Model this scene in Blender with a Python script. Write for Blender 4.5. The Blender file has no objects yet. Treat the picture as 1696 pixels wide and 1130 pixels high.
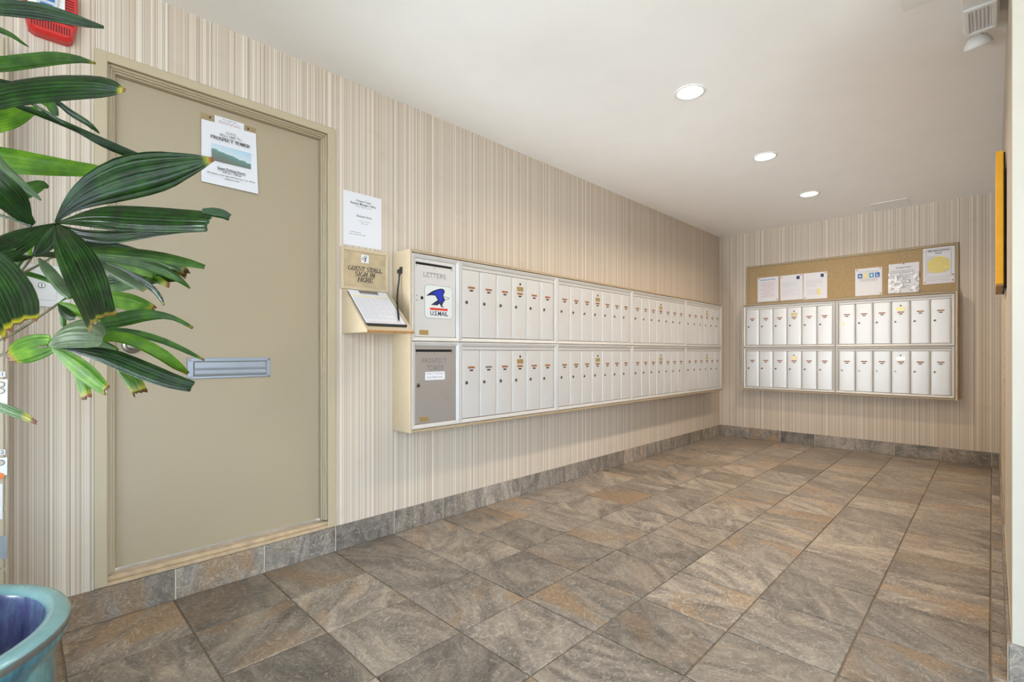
import bpy, bmesh, math, random
from mathutils import Vector, Matrix

random.seed(7)
SC = bpy.context.scene
COL = SC.collection
PI = math.pi

# ------------------------------------------------------------------ camera, world, sun, exposure
cam_d = bpy.data.cameras.new('camera')
cam_d.sensor_width = 36.0
cam_d.lens = 803.6 / 1696 * 36.0
cam_d.shift_y = 19.4 / 1696
cam_d.clip_start = 0.02
cam = bpy.data.objects.new('camera', cam_d)
COL.objects.link(cam)
cam.location = (0, 0, 1.0)
cam.rotation_euler = (PI / 2, 0, math.radians(44.70))
SC.camera = cam

world = bpy.data.worlds.new('sky')
SC.world = world
world.use_nodes = True
wn = world.node_tree
bg = wn.nodes['Background']
bg.inputs['Color'].default_value = (0.67, 0.84, 1.0, 1)
bg.inputs['Strength'].default_value = 9.2

sun_d = bpy.data.lights.new('sun', 'SUN')
sun_d.energy = 16.0
sun_d.angle = math.radians(1.0)
sun_d.color = (1.0, 0.97, 0.93)
sun = bpy.data.objects.new('sun', sun_d)
COL.objects.link(sun)
sun.rotation_euler = (math.radians(38), math.radians(0), math.radians(75))   # lands on the court outside only

# added fill lamp, out of view, lifting the ceiling and back wall
fl_d = bpy.data.lights.new('ceiling_fill', 'AREA')
fl_d.shape = 'RECTANGLE'; fl_d.size = 0.6; fl_d.size_y = 0.6
fl_d.energy = 17.0
fl_d.color = (0.84, 0.93, 1.0)
fl_d.spread = math.radians(46)
fl = bpy.data.objects.new('ceiling_fill', fl_d)
COL.objects.link(fl)
fl.location = (-2.02, -1.72, 0.40)
fl.rotation_euler = (Vector((-1.0, 4.5, 2.3)) - Vector((-2.02, -1.72, 0.40))).to_track_quat('-Z', 'Y').to_euler()

SC.view_settings.view_transform = 'Standard'
SC.view_settings.look = 'None'
SC.view_settings.gamma = 1.0
SC.view_settings.use_curve_mapping = False
SC.view_settings.exposure = 0.10

LAMP_WATTS = 13.5
LAMP_COL = (1.0, 0.83, 0.63)

# ------------------------------------------------------------------ materials
def srgb(r, g, b):
    def f(c):
        c /= 255.0
        return c / 12.92 if c <= 0.04045 else ((c + 0.055) / 1.055) ** 2.4
    return (f(r), f(g), f(b), 1.0)

class NT:
    def __init__(s, name):
        s.m = bpy.data.materials.new(name); s.m.use_nodes = True
        s.t = s.m.node_tree; s.b = s.t.nodes['Principled BSDF']
        s.out = s.t.nodes['Material Output']
    def n(s, kind, **kw):
        x = s.t.nodes.new('ShaderNode' + kind)
        for k, v in kw.items():
            if k in x.inputs.keys(): s.inp(x, k, v)
            else: setattr(x, k, v)
        return x
    def inp(s, x, k, v):
        if hasattr(v, 'is_linked') or isinstance(v, bpy.types.NodeSocket): s.t.links.new(v, x.inputs[k])
        else: x.inputs[k].default_value = v
    def math(s, op, a, b=0.0, c=0.0):
        x = s.t.nodes.new('ShaderNodeMath'); x.operation = op
        for i, v in enumerate((a, b, c)): s.inp(x, i, v)
        return x.outputs[0]
    def mix(s, fac, a, b, blend='MIX'):
        x = s.t.nodes.new('ShaderNodeMix'); x.data_type = 'RGBA'; x.blend_type = blend
        s.inp(x, 0, fac); s.inp(x, 6, a); s.inp(x, 7, b)
        return x.outputs[2]
    def ramp(s, fac, stops, interp='LINEAR'):
        x = s.t.nodes.new('ShaderNodeValToRGB'); x.color_ramp.interpolation = interp
        e = x.color_ramp.elements
        while len(e) < len(stops): e.new(0.5)
        for i, (p, c) in enumerate(stops):
            e[i].position = p; e[i].color = c if len(c) == 4 else (*c, 1)
        s.inp(x, 0, fac)
        return x.outputs[0]
    def bump(s, h, strength=0.3, dist=0.01):
        x = s.n('Bump'); x.inputs['Strength'].default_value = strength; x.inputs['Distance'].default_value = dist
        s.t.links.new(h, x.inputs['Height']); s.t.links.new(x.outputs[0], s.b.inputs['Normal'])
    def set(s, **kw):
        for k, v in kw.items(): s.inp(s.b, k.replace('_', ' '), v)
        return s.m

def plain(name, col, rough=0.5, metal=0.0, noise=0.0, scale=30.0, spec=0.5, coat=0.0):
    k = NT(name)
    k.set(Roughness=rough, Metallic=metal)
    k.b.inputs['Specular IOR Level'].default_value = spec
    if coat: k.b.inputs['Coat Weight'].default_value = coat
    if noise:
        tc = k.n('TexCoord')
        nz = k.n('TexNoise', Vector=tc.outputs['Object'], Scale=scale, Detail=4.0)
        lo = tuple(c * (1 - noise) for c in col[:3]) + (1,); hi = tuple(min(1, c * (1 + noise)) for c in col[:3]) + (1,)
        k.set(Base_Color=k.ramp(nz.outputs[0], [(0.3, lo), (0.7, hi)]))
    else:
        k.set(Base_Color=col)
    return k.m

def wallpaper(name, axis):
    k = NT(name)
    g = k.n('NewGeometry'); sp = k.n('SeparateXYZ', Vector=g.outputs['Position'])
    c = sp.outputs[axis]; z = sp.outputs[2]
    w = k.math('MULTIPLY', c, 1.0)
    def nz(scale, off, detail=2.0):
        x = k.n('TexNoise', noise_dimensions='1D'); x.inputs['Scale'].default_value = 1.0
        x.inputs['Detail'].default_value = detail
        k.t.links.new(k.math('MULTIPLY_ADD', w, scale, off), x.inputs['W'])
        return x.outputs[0]
    fine = nz(170.0, 3.1, 3.0); mid = nz(46.0, 19.7, 1.0); broad = nz(9.0, 51.3, 1.0)
    base = k.ramp(fine, [(0.30, srgb(162, 145, 126)), (0.42, srgb(188, 174, 157)), (0.53, srgb(203, 191, 176)), (0.70, srgb(224, 215, 202))])
    base = k.mix(k.math('MULTIPLY', k.ramp(mid, [(0.38, (1, 1, 1)), (0.46, (0, 0, 0))]), 0.45), base, srgb(176, 154, 132))
    base = k.mix(k.math('MULTIPLY', k.ramp(mid, [(0.58, (0, 0, 0)), (0.64, (1, 1, 1))]), 0.35), base, srgb(238, 228, 212))
    base = k.mix(k.math('MULTIPLY', k.ramp(broad, [(0.36, (1, 1, 1)), (0.6, (0, 0, 0))]), 0.30), base, srgb(186, 166, 144))
    thin = nz(105.0, 77.7, 0.0)
    base = k.mix(k.math('MULTIPLY', k.ramp(thin, [(0.26, (1, 1, 1)), (0.32, (0, 0, 0))]), 0.5), base, srgb(138, 122, 106))
    # fine woven grain, and grubby marks low on the wall
    tex = k.n('TexNoise', Vector=g.outputs['Position'], Scale=420.0, Detail=2.0)
    base = k.mix(0.10, base, k.ramp(tex.outputs[0], [(0.3, srgb(150, 135, 118)), (0.7, srgb(245, 238, 228))]))
    dirt = k.n('TexNoise', Vector=g.outputs['Position'], Scale=7.0, Detail=6.0)
    base = k.mix(k.math('MULTIPLY', k.ramp(dirt.outputs[0], [(0.60, (0, 0, 0)), (0.74, (1, 1, 1))]), 0.14), base, srgb(160, 132, 104))
    k.set(Base_Color=base, Roughness=0.62)
    k.b.inputs['Specular IOR Level'].default_value = 0.3
    k.bump(fine, 0.12, 0.002)
    return k.m

def slate(name, tint=1.0):
    k = NT(name)
    tc = k.n('TexCoord'); oi = k.n('ObjectInfo')
    r = oi.outputs['Random']
    off = k.math('MULTIPLY', r, 137.0)
    cmb = k.n('CombineXYZ', X=off, Y=k.math('MULTIPLY', r, 71.0), Z=k.math('MULTIPLY', r, 311.0))
    rot = k.n('VectorRotate', rotation_type='Z_AXIS', Vector=tc.outputs['Object'], Angle=k.math('MULTIPLY_ADD', k.math('FRACT', k.math('MULTIPLY', r, 13.7)), 1.3, -0.35))
    add = k.n('VectorMath', operation='ADD'); k.t.links.new(rot.outputs[0], add.inputs[0]); k.t.links.new(cmb.outputs[0], add.inputs[1])
    mp = k.n('Mapping', Vector=add.outputs[0]); mp.inputs['Scale'].default_value = (1.0, 2.5, 1.0)
    a = k.n('TexNoise', Vector=mp.outputs[0], Scale=2.5, Detail=9.0, Roughness=0.60, Distortion=2.2)
    b = k.n('TexNoise', Vector=mp.outputs[0], Scale=1.5, Detail=5.0, Distortion=1.4)
    c = k.n('TexNoise', Vector=add.outputs[0], Scale=11.0, Detail=8.0, Distortion=2.6)
    gr = k.n('TexNoise', Vector=add.outputs[0], Scale=90.0, Detail=5.0)
    col = k.ramp(a.outputs[0], [(0.30, srgb(72, 65, 60)), (0.44, srgb(104, 97, 91)), (0.55, srgb(131, 122, 113)), (0.74, srgb(168, 155, 138))])
    ochre = k.ramp(b.outputs[0], [(0.50, (0, 0, 0)), (0.60, (1, 1, 1))])
    r2 = k.math('FRACT', k.math('MULTIPLY', r, 29.3))
    col = k.mix(k.math('MULTIPLY', k.math('MULTIPLY', ochre, k.math('MULTIPLY', r2, r2)), 0.92), col, srgb(144, 114, 80))
    pale = k.ramp(b.outputs[0], [(0.34, (1, 1, 1)), (0.42, (0, 0, 0))])
    r3 = k.math('FRACT', k.math('MULTIPLY', r, 53.9))
    col = k.mix(k.math('MULTIPLY', k.math('MULTIPLY', pale, k.math('MULTIPLY', r3, r3)), 0.45), col, srgb(176, 154, 122))
    # chalky hairlines and dark seams
    ln = k.math('ABSOLUTE', k.math('SUBTRACT', c.outputs[0], 0.5))
    col = k.mix(k.math('MULTIPLY', k.ramp(ln, [(0.0, (1, 1, 1)), (0.016, (0, 0, 0))]), 0.55), col, srgb(205, 195, 182))
    ln2 = k.math('ABSOLUTE', k.math('SUBTRACT', c.outputs[0], 0.415))
    col = k.mix(k.math('MULTIPLY', k.ramp(ln2, [(0.0, (1, 1, 1)), (0.012, (0, 0, 0))]), 0.50), col, srgb(66, 56, 48))
    col = k.mix(0.18, col, k.ramp(gr.outputs[0], [(0.3, srgb(70, 62, 54)), (0.7, srgb(190, 178, 164))]))
    br = k.math('MULTIPLY_ADD', k.math('FRACT', k.math('MULTIPLY', r, 7.77)), 0.56, 0.80 * tint)
    hsv = k.n('HueSaturation', Color=col, Value=br)
    k.set(Base_Color=hsv.outputs[0], Roughness=k.ramp(a.outputs[0], [(0.3, (0.36,) * 3), (0.7, (0.55,) * 3)]))
    k.b.inputs['Specular IOR Level'].default_value = 0.45
    k.bump(k.math('ADD', k.math('MULTIPLY', a.outputs[0], 0.7), k.math('ADD', k.math('MULTIPLY', c.outputs[0], 0.6), k.math('MULTIPLY', gr.outputs[0], 0.25))), 0.45, 0.006)
    return k.m

def brushed(name, col, rough=0.36, metal=0.85, axis=2, amt=0.10):
    k = NT(name)
    tc = k.n('TexCoord'); mp = k.n('Mapping', Vector=tc.outputs['Object'])
    s = [260.0, 260.0, 260.0]; s[axis] = 3.0
    mp.inputs['Scale'].default_value = s
    nz = k.n('TexNoise', Vector=mp.outputs[0], Scale=1.0, Detail=3.0)
    s2 = k.n('TexNoise', Vector=tc.outputs['Object'], Scale=9.0, Detail=5.0)
    c = k.ramp(nz.outputs[0], [(0.3, tuple(v * (1 - amt) for v in col[:3])), (0.7, col[:3])])
    c = k.mix(k.math('MULTIPLY', k.ramp(s2.outputs[0], [(0.55, (0, 0, 0)), (0.75, (1, 1, 1))]), 0.18), c, tuple(v * 0.72 for v in col[:3]) + (1,))
    k.set(Base_Color=c, Metallic=metal, Roughness=rough)
    k.bump(nz.outputs[0], 0.05, 0.001)
    return k.m

def glaze(name):
    k = NT(name)
    tc = k.n('TexCoord'); sp = k.n('SeparateXYZ', Vector=tc.outputs['Object'])
    z = sp.outputs[2]
    mp = k.n('Mapping', Vector=tc.outputs['Object']); mp.inputs['Scale'].default_value = (9, 9, 3)
    a = k.n('TexNoise', Vector=mp.outputs[0], Scale=1.6, Detail=8.0, Roughness=0.65)
    b = k.n('TexNoise', Vector=tc.outputs['Object'], Scale=70.0, Detail=4.0)
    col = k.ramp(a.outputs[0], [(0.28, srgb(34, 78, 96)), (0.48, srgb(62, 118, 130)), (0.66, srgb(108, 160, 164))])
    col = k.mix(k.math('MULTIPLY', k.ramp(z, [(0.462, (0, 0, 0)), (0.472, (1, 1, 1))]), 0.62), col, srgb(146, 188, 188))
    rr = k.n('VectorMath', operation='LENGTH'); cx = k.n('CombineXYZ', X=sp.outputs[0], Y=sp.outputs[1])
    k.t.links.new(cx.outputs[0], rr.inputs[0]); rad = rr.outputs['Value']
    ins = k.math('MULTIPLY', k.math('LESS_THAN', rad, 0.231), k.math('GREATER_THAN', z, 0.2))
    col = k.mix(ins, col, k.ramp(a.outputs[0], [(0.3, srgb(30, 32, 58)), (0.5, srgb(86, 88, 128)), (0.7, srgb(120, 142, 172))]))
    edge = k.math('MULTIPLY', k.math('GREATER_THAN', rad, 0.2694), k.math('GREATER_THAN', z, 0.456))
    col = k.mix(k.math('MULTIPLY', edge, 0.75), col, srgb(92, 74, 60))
    spots = k.ramp(b.outputs[0], [(0.26, (1, 1, 1)), (0.34, (0, 0, 0))])
    col = k.mix(k.math('MULTIPLY', spots, 0.55), col, srgb(60, 72, 74))
    k.set(Base_Color=col, Roughness=0.22)
    k.b.inputs['Coat Weight'].default_value = 0.3
    k.bump(a.outputs[0], 0.15, 0.004)
    return k.m

def leaf_mat(name, c_lo, c_mid, c_hi, trans, rough):
    k = NT(name)
    at = k.n('Attribute', attribute_name='blade'); sp = k.n('SeparateXYZ', Vector=at.outputs['Vector'])
    t, tip, x = sp.outputs
    tc = k.n('TexCoord')
    wob = k.n('TexNoise', Vector=tc.outputs['Object'], Scale=38.0, Detail=5.0)
    vein = k.math('SINE', k.math('MULTIPLY', x, 42.0))
    vein2 = k.math('SINE', k.math('MULTIPLY', x, 131.0))
    f = k.math('ADD', k.math('MULTIPLY', vein, 0.16), k.math('ADD', k.math('MULTIPLY', vein2, 0.10), wob.outputs[0]))
    col = k.ramp(f, [(0.28, c_lo), (0.52, c_mid), (0.80, c_hi)])
    e = k.math('MULTIPLY_ADD', k.math('SUBTRACT', wob.outputs[0], 0.5), 0.10, t)
    start_y = k.math('MULTIPLY_ADD', tip, -0.30, 1.015)
    start_b = k.math('MULTIPLY_ADD', tip, -0.15, 1.015)
    yel = k.math('MINIMUM', 1.0, k.math('MAXIMUM', 0.0, k.math('MULTIPLY', k.math('SUBTRACT', e, start_y), 16.0)))
    brn = k.math('MINIMUM', 1.0, k.math('MAXIMUM', 0.0, k.math('MULTIPLY', k.math('SUBTRACT', e, start_b), 40.0)))
    col = k.mix(k.math('MULTIPLY', yel, 0.85), col, srgb(150, 142, 26))
    col = k.mix(brn, col, k.ramp(wob.outputs[0], [(0.35, srgb(52, 28, 16)), (0.65, srgb(132, 80, 40))]))
    k.set(Base_Color=col, Roughness=rough)
    k.b.inputs['Specular IOR Level'].default_value = 0.42
    k.bump(k.math('ADD', vein2, k.math('MULTIPLY', vein, 0.8)), 0.30, 0.002)
    tr = k.n('BsdfTranslucent', Color=k.mix(0.5, col, srgb(150, 190, 40)))
    mx = k.n('MixShader'); mx.inputs[0].default_value = trans
    k.t.links.new(k.b.outputs[0], mx.inputs[1]); k.t.links.new(tr.outputs[0], mx.inputs[2])
    k.t.links.new(mx.outputs[0], k.out.inputs[0])
    return k.m

M = {}
M['paper_y'] = wallpaper('striped_wallpaper_side', 1)
M['paper_x'] = wallpaper('striped_wallpaper_back', 0)
M['slate'] = slate('slate_tile')
M['slate_base'] = slate('slate_base_tile', 1.0)
M['grout'] = plain('grout', srgb(132, 116, 97), 0.85, noise=0.15, scale=60)
M['grout_light'] = plain('grout_light', srgb(206, 192, 172), 0.85, noise=0.08, scale=60)
M['ceiling'] = plain('ceiling_paint', srgb(246, 245, 243), 0.8, noise=0.012, scale=5, spec=0.2)
M['white'] = plain('white_enamel', srgb(236, 236, 234), 0.45)
M['cream_wall'] = plain('cream_paint', srgb(188, 180, 166), 0.6, noise=0.02, scale=12)
M['door'] = plain('door_paint', srgb(166, 151, 126), 0.42, noise=0.025, scale=260)
M['frame'] = plain('door_frame_paint', srgb(180, 165, 138), 0.40)
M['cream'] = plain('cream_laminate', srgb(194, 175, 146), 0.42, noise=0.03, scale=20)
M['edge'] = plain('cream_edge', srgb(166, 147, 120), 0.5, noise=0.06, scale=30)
M['nosing'] = plain('worn_wood_edge', srgb(168, 120, 66), 0.5, noise=0.2, scale=30)
M['sill'] = plain('wood_sill', srgb(186, 163, 132), 0.6, noise=0.15, scale=30)
M['alu'] = brushed('brushed_aluminium', srgb(200, 197, 194), 0.50, 0.25)
M['alu_door'] = brushed('satin_aluminium_door', srgb(211, 210, 209), 0.42, 0.30)
M['alu_grey'] = brushed('grey_aluminium', srgb(196, 196, 196), 0.36, 0.75)
M['alu_blue'] = brushed('bright_aluminium', srgb(164, 172, 184), 0.34, 0.55, axis=0)
M['steel'] = plain('lock_steel', srgb(150, 144, 134), 0.3, 0.9)
M['dark'] = plain('dark_gap', srgb(18, 16, 15), 0.7)
M['black'] = plain('black_plastic', srgb(24, 23, 23), 0.35)
M['brass'] = plain('brass_plate', srgb(196, 172, 122), 0.3, 0.7, noise=0.12, scale=200)
M['brass_bright'] = plain('bright_brass_plate', srgb(240, 214, 140), 0.22, 0.6, noise=0.1, scale=200)
M['name'] = plain('amber_name_strip', srgb(146, 94, 56), 0.5, noise=0.35, scale=500)
M['name_grey'] = plain('grey_name_strip', srgb(120, 112, 108), 0.5, noise=0.35, scale=500)
M['num'] = plain('black_number_tab', srgb(44, 36, 32), 0.4, noise=0.5, scale=700)
M['sheet'] = plain('white_paper', srgb(216, 215, 219), 0.7)
M['ink'] = plain('black_ink', srgb(34, 32, 34), 0.7)
M['ink_grey'] = plain('grey_ink', srgb(128, 124, 130), 0.7)
M['ink_pale'] = plain('pale_ink', srgb(176, 174, 184), 0.7)
M['ink_red'] = plain('red_ink', srgb(190, 60, 60), 0.7)
M['ink_blue'] = plain('blue_ink', srgb(58, 110, 176), 0.7)
M['navy'] = plain('navy_ink', srgb(16, 30, 74), 0.5)
M['mailblue'] = plain('mail_blue', srgb(12, 44, 168), 0.45)
M['mailred'] = plain('mail_red', srgb(204, 46, 26), 0.45)
M['sticker'] = plain('sticker_white', srgb(206, 209, 206), 0.4)
M['yellow_ink'] = plain('yellow_highlighter', srgb(226, 210, 128), 0.7)
M['teal_ink'] = plain('teal_ink', srgb(80, 150, 190), 0.7)
M['cork'] = plain('cork', srgb(166, 142, 106), 0.9, noise=0.16, scale=120, spec=0.1)
M['cork_frame'] = plain('tan_frame', srgb(158, 139, 108), 0.5, noise=0.04, scale=30)
M['parch'] = plain('parchment', srgb(180, 160, 128), 0.6, noise=0.14, scale=16)
M['red'] = plain('red_plastic', srgb(204, 48, 44), 0.35)
M['red_dark'] = plain('dark_red_slot', srgb(70, 16, 16), 0.6)
M['yellow'] = plain('yellow_board', srgb(240, 178, 38), 0.45, noise=0.05, scale=20)
M['brown'] = plain('brown_board', srgb(160, 122, 72), 0.6, noise=0.08, scale=30)
M['locker'] = plain('locker_enamel', srgb(178, 164, 142), 0.4, noise=0.03, scale=20)
M['soil'] = plain('potting_soil', srgb(40, 32, 26), 0.95, noise=0.4, scale=60)
M['cane'] = plain('fibrous_cane', srgb(92, 76, 48), 0.8, noise=0.35, scale=60)
M['petiole'] = plain('petiole', srgb(74, 70, 40), 0.45, noise=0.2, scale=60)
M['pin'] = plain('red_pin', srgb(170, 40, 30), 0.4)
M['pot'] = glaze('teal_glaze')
M['concrete'] = plain('pavement', srgb(176, 172, 164), 0.8, noise=0.08, scale=6)
M['leaf0'] = leaf_mat('leaf_dark', srgb(6, 22, 4), srgb(14, 44, 8), srgb(34, 72, 16), 0.06, 0.19)
M['leaf1'] = leaf_mat('leaf_mid', srgb(24, 54, 8), srgb(44, 86, 12), srgb(72, 114, 24), 0.16, 0.34)
M['leaf2'] = leaf_mat('leaf_bright', srgb(46, 90, 4), srgb(80, 130, 6), srgb(124, 164, 20), 0.30, 0.45)
M['leaf3'] = leaf_mat('leaf_sheen', srgb(56, 76, 48), srgb(78, 98, 64), srgb(108, 126, 90), 0.12, 0.30)
M['leaf4'] = leaf_mat('leaf_dead', srgb(110, 76, 44), srgb(160, 118, 70), srgb(196, 156, 100), 0.2, 0.6)
k = NT('clear_acrylic'); k.set(Base_Color=srgb(226, 214, 190), Roughness=0.08)
tb_ = k.n('BsdfTransparent', Color=srgb(247, 241, 230)); mx_ = k.n('MixShader'); mx_.inputs[0].default_value = 0.88
k.t.links.new(k.b.outputs[0], mx_.inputs[1]); k.t.links.new(tb_.outputs[0], mx_.inputs[2]); k.t.links.new(mx_.outputs[0], k.out.inputs[0])
M['acrylic'] = k.m
k = NT('prismatic_lens'); k.set(Base_Color=srgb(226, 228, 230), Roughness=0.15)
M['lens'] = k.m
k = NT('strobe_lens'); k.set(Base_Color=srgb(226, 230, 236), Roughness=0.08); k.b.inputs['Transmission Weight'].default_value = 0.3
M['strobe'] = k.m
k = NT('lit_lamp'); k.set(Base_Color=(1, 1, 1, 1), Emission_Color=(1.0, 0.93, 0.82, 1)); k.b.inputs['Emission Strength'].default_value = 14.0
M['lamp'] = k.m
k = NT('landscape_photo'); tc = k.n('TexCoord'); sp = k.n('SeparateXYZ', Vector=tc.outputs['Object'])
nz = k.n('TexNoise', Vector=tc.outputs['Object'], Scale=45.0, Detail=5.0)
hz = k.math('ADD', k.math('MULTIPLY', k.math('SUBTRACT', nz.outputs[0], 0.5), 0.016), k.math('ADD', sp.outputs[1], k.math('MULTIPLY', sp.outputs[0], 0.18)))
k.set(Base_Color=k.ramp(k.math('MULTIPLY_ADD', hz, 12.0, 0.5), [(0.10, srgb(104, 108, 96)), (0.40, srgb(96, 126, 118)), (0.5, srgb(104, 136, 134)), (0.54, srgb(192, 206, 212)), (1.0, srgb(164, 192, 210))]), Roughness=0.6)
M['photo'] = k.m
k = NT('wrinkled_sleeve'); tc = k.n('TexCoord'); nz = k.n('TexNoise', Vector=tc.outputs['Object'], Scale=22.0, Detail=3.0, Distortion=2.0)
k.set(Base_Color=srgb(238, 237, 240), Roughness=0.22); k.bump(nz.outputs[0], 0.6, 0.01); k.b.inputs['Coat Weight'].default_value = 0.6
M['sleeve'] = k.m

# ------------------------------------------------------------------ mesh helpers
class MB:
    """collects chamfered boxes, tubes, prisms and lathes, then links them as one mesh object"""
    def __init__(s): s.v = []; s.f = []; s.mi = []; s.cur = 0
    def face(s, idx): s.f.append(tuple(idx)); s.mi.append(s.cur)
    def box(s, x0, x1, y0, y1, z0, z1, b=0.0):
        o = len(s.v)
        if b <= 0:
            s.v += [(x, y, z) for z in (z0, z1) for y in (y0, y1) for x in (x0, x1)]
            for q in ((0, 2, 3, 1), (4, 5, 7, 6), (0, 1, 5, 4), (2, 6, 7, 3), (0, 4, 6, 2), (1, 3, 7, 5)): s.face([o + i for i in q])
            return s
        b = min(b, (x1 - x0) / 2.01, (y1 - y0) / 2.01, (z1 - z0) / 2.01)
        lo = (x0, y0, z0); hi = (x1, y1, z1); ix = {}
        for sx in (0, 1):
            for sy in (0, 1):
                for sz in (0, 1):
                    sg = (sx, sy, sz)
                    for a in range(3):
                        p = [(hi[i] if sg[i] else lo[i]) for i in range(3)]
                        for i in range(3):
                            if i != a: p[i] += -b if sg[i] else b
                        ix[(sg, a)] = len(s.v); s.v.append(tuple(p))
        ctr = Vector(((x0 + x1) / 2, (y0 + y1) / 2, (z0 + z1) / 2))
        def add(q):
            P = [Vector(s.v[i]) for i in q]
            n = (P[1] - P[0]).cross(P[2] - P[0])
            if n.dot(sum(P, Vector()) / len(P) - ctr) < 0: q = q[::-1]
            s.face(q)
        for a in range(3):
            o1, o2 = [i for i in range(3) if i != a]
            for sd in (0, 1):
                q = []
                for (c, d) in ((0, 0), (1, 0), (1, 1), (0, 1)):
                    g = [0, 0, 0]; g[a] = sd; g[o1] = c; g[o2] = d; q.append(ix[(tuple(g), a)])
                add(q)
            for c in (0, 1):
                for d in (0, 1):
                    g0 = [0, 0, 0]; g0[a] = 0; g0[o1] = c; g0[o2] = d
                    g1 = list(g0); g1[a] = 1
                    add([ix[(tuple(g0), o1)], ix[(tuple(g1), o1)], ix[(tuple(g1), o2)], ix[(tuple(g0), o2)]])
        for sx in (0, 1):
            for sy in (0, 1):
                for sz in (0, 1): add([ix[((sx, sy, sz), a)] for a in range(3)])
        return s
    def prism(s, pts, a0, a1, axes=(0, 1, 2)):
        """polygon pts in axes[0],axes[1], extruded along axes[2] from a0 to a1"""
        o = len(s.v); n = len(pts)
        for a in (a0, a1):
            for p in pts:
                q = [0, 0, 0]; q[axes[0]], q[axes[1]], q[axes[2]] = p[0], p[1], a; s.v.append(tuple(q))
        s.face([o + i for i in range(n)][::-1]); s.face([o + n + i for i in range(n)])
        for i in range(n):
            j = (i + 1) % n; s.face((o + i, o + j, o + n + j, o + n + i))
        return s
    def tube(s, pts, r, seg=8, cap=True):
        P = [Vector(p) for p in pts]; o = len(s.v); n = len(P); prev = None
        for i, p in enumerate(P):
            t = (P[min(i + 1, n - 1)] - P[max(i - 1, 0)]).normalized()
            if prev is None:
                u = t.cross(Vector((0, 0, 1)))
                if u.length < 1e-3: u = t.cross(Vector((1, 0, 0)))
            else: u = prev - t * prev.dot(t)
            u.normalize(); prev = u; w = t.cross(u)
            rr = r[i] if isinstance(r, (list, tuple)) else r
            for k2 in range(seg):
                a = 2 * PI * k2 / seg
                s.v.append(tuple(p + (u * math.cos(a) + w * math.sin(a)) * rr))
        for i in range(n - 1):
            for k2 in range(seg):
                l = (k2 + 1) % seg
                s.face((o + i * seg + k2, o + i * seg + l, o + (i + 1) * seg + l, o + (i + 1) * seg + k2))
        if cap:
            s.face([o + k2 for k2 in range(seg)][::-1]); s.face([o + (n - 1) * seg + k2 for k2 in range(seg)])
        return s
    def lathe(s, prof, seg=48, axis=2, c=(0, 0, 0), close=True):
        """prof: (radius, height) list; spins about an axis through c"""
        o = len(s.v); m = len(prof); ax = [(1, 2, 0), (2, 0, 1), (0, 1, 2)][axis]
        for k2 in range(seg):
            a = 2 * PI * k2 / seg
            for r, h in prof:
                q = [0, 0, 0]; q[ax[0]] = c[ax[0]] + r * math.cos(a); q[ax[1]] = c[ax[1]] + r * math.sin(a); q[ax[2]] = c[ax[2]] + h
                s.v.append(tuple(q))
        for k2 in range(seg):
            l = (k2 + 1) % seg
            for i in range(m - 1):
                s.face((o + k2 * m + i, o + l * m + i, o + l * m + i + 1, o + k2 * m + i + 1))
        return s
    def disc(s, cx, cy, r, z0, z1, seg=16, ch=0.0):
        pr = [(0.0005, z0), (r, z0), (r, z1 - ch), (r - ch, z1), (0.0005, z1)] if ch else [(0.0005, z0), (r, z0), (r, z1), (0.0005, z1)]
        return s.lathe(pr, seg, 2, (cx, cy, 0))
    def quad(s, x0, x1, y0, y1, z):
        o = len(s.v); s.v += [(x0, y0, z), (x1, y0, z), (x1, y1, z), (x0, y1, z)]; s.face((o, o + 1, o + 2, o + 3)); return s
    def mesh(s, name, mats, smooth=None):
        me = bpy.data.meshes.new(name); me.from_pydata(s.v, [], s.f)
        for m in (mats if isinstance(mats, (list, tuple)) else [mats]): me.materials.append(m)
        if any(s.mi): me.polygons.foreach_set('material_index', s.mi)
        if smooth is not None:
            me.polygons.foreach_set('use_smooth', [True] * len(s.f))
            bm = bmesh.new(); bm.from_mesh(me)
            bmesh.ops.remove_doubles(bm, verts=bm.verts, dist=1e-6)
            bmesh.ops.recalc_face_normals(bm, faces=bm.faces)
            for e in bm.edges:
                if len(e.link_faces) == 2 and e.calc_face_angle(0) > smooth: e.smooth = False
            bm.to_mesh(me); bm.free()
        me.update()
        return me

def link(name, me, parent=None, loc=None):
    o = bpy.data.objects.new(name, me); COL.objects.link(o)
    if parent is not None: o.parent = parent
    if loc is not None: o.location = loc
    return o

def obj(name, mb, mats, parent=None, loc=None, smooth=None):
    return link(name, mb.mesh(name, mats, smooth), parent, loc)

def tag(o, label, cat, group=None):
    o['label'] = label; o['category'] = cat
    if group: o['group'] = group
    return o

def struct(o): o['kind'] = 'structure'; return o
def stuff(o): o['kind'] = 'stuff'; return o

# walls as frames of reference: local x = right, y = up, z = out of the wall
ROT_LEFT = Matrix(((0, 0, 1), (1, 0, 0), (0, 1, 0))).to_4x4()      # seen looking along -X
ROT_BACK = Matrix(((1, 0, 0), (0, 0, -1), (0, 1, 0))).to_4x4()     # seen looking along +Y
ROT_DOWN = Matrix(((1, 0, 0), (0, -1, 0), (0, 0, -1))).to_4x4()

def thing(name, label, cat, at=(0, 0, 0), rot=None, group=None):
    o = bpy.data.objects.new(name, None); COL.objects.link(o)
    o.empty_display_size = 0.05
    o.matrix_world = Matrix.Translation(at) @ (rot if rot is not None else Matrix.Identity(4))
    return tag(o, label, cat, group)

LW = -2.357      # left wall plane
BW = 5.985       # back wall plane
CEIL = 2.405

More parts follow.
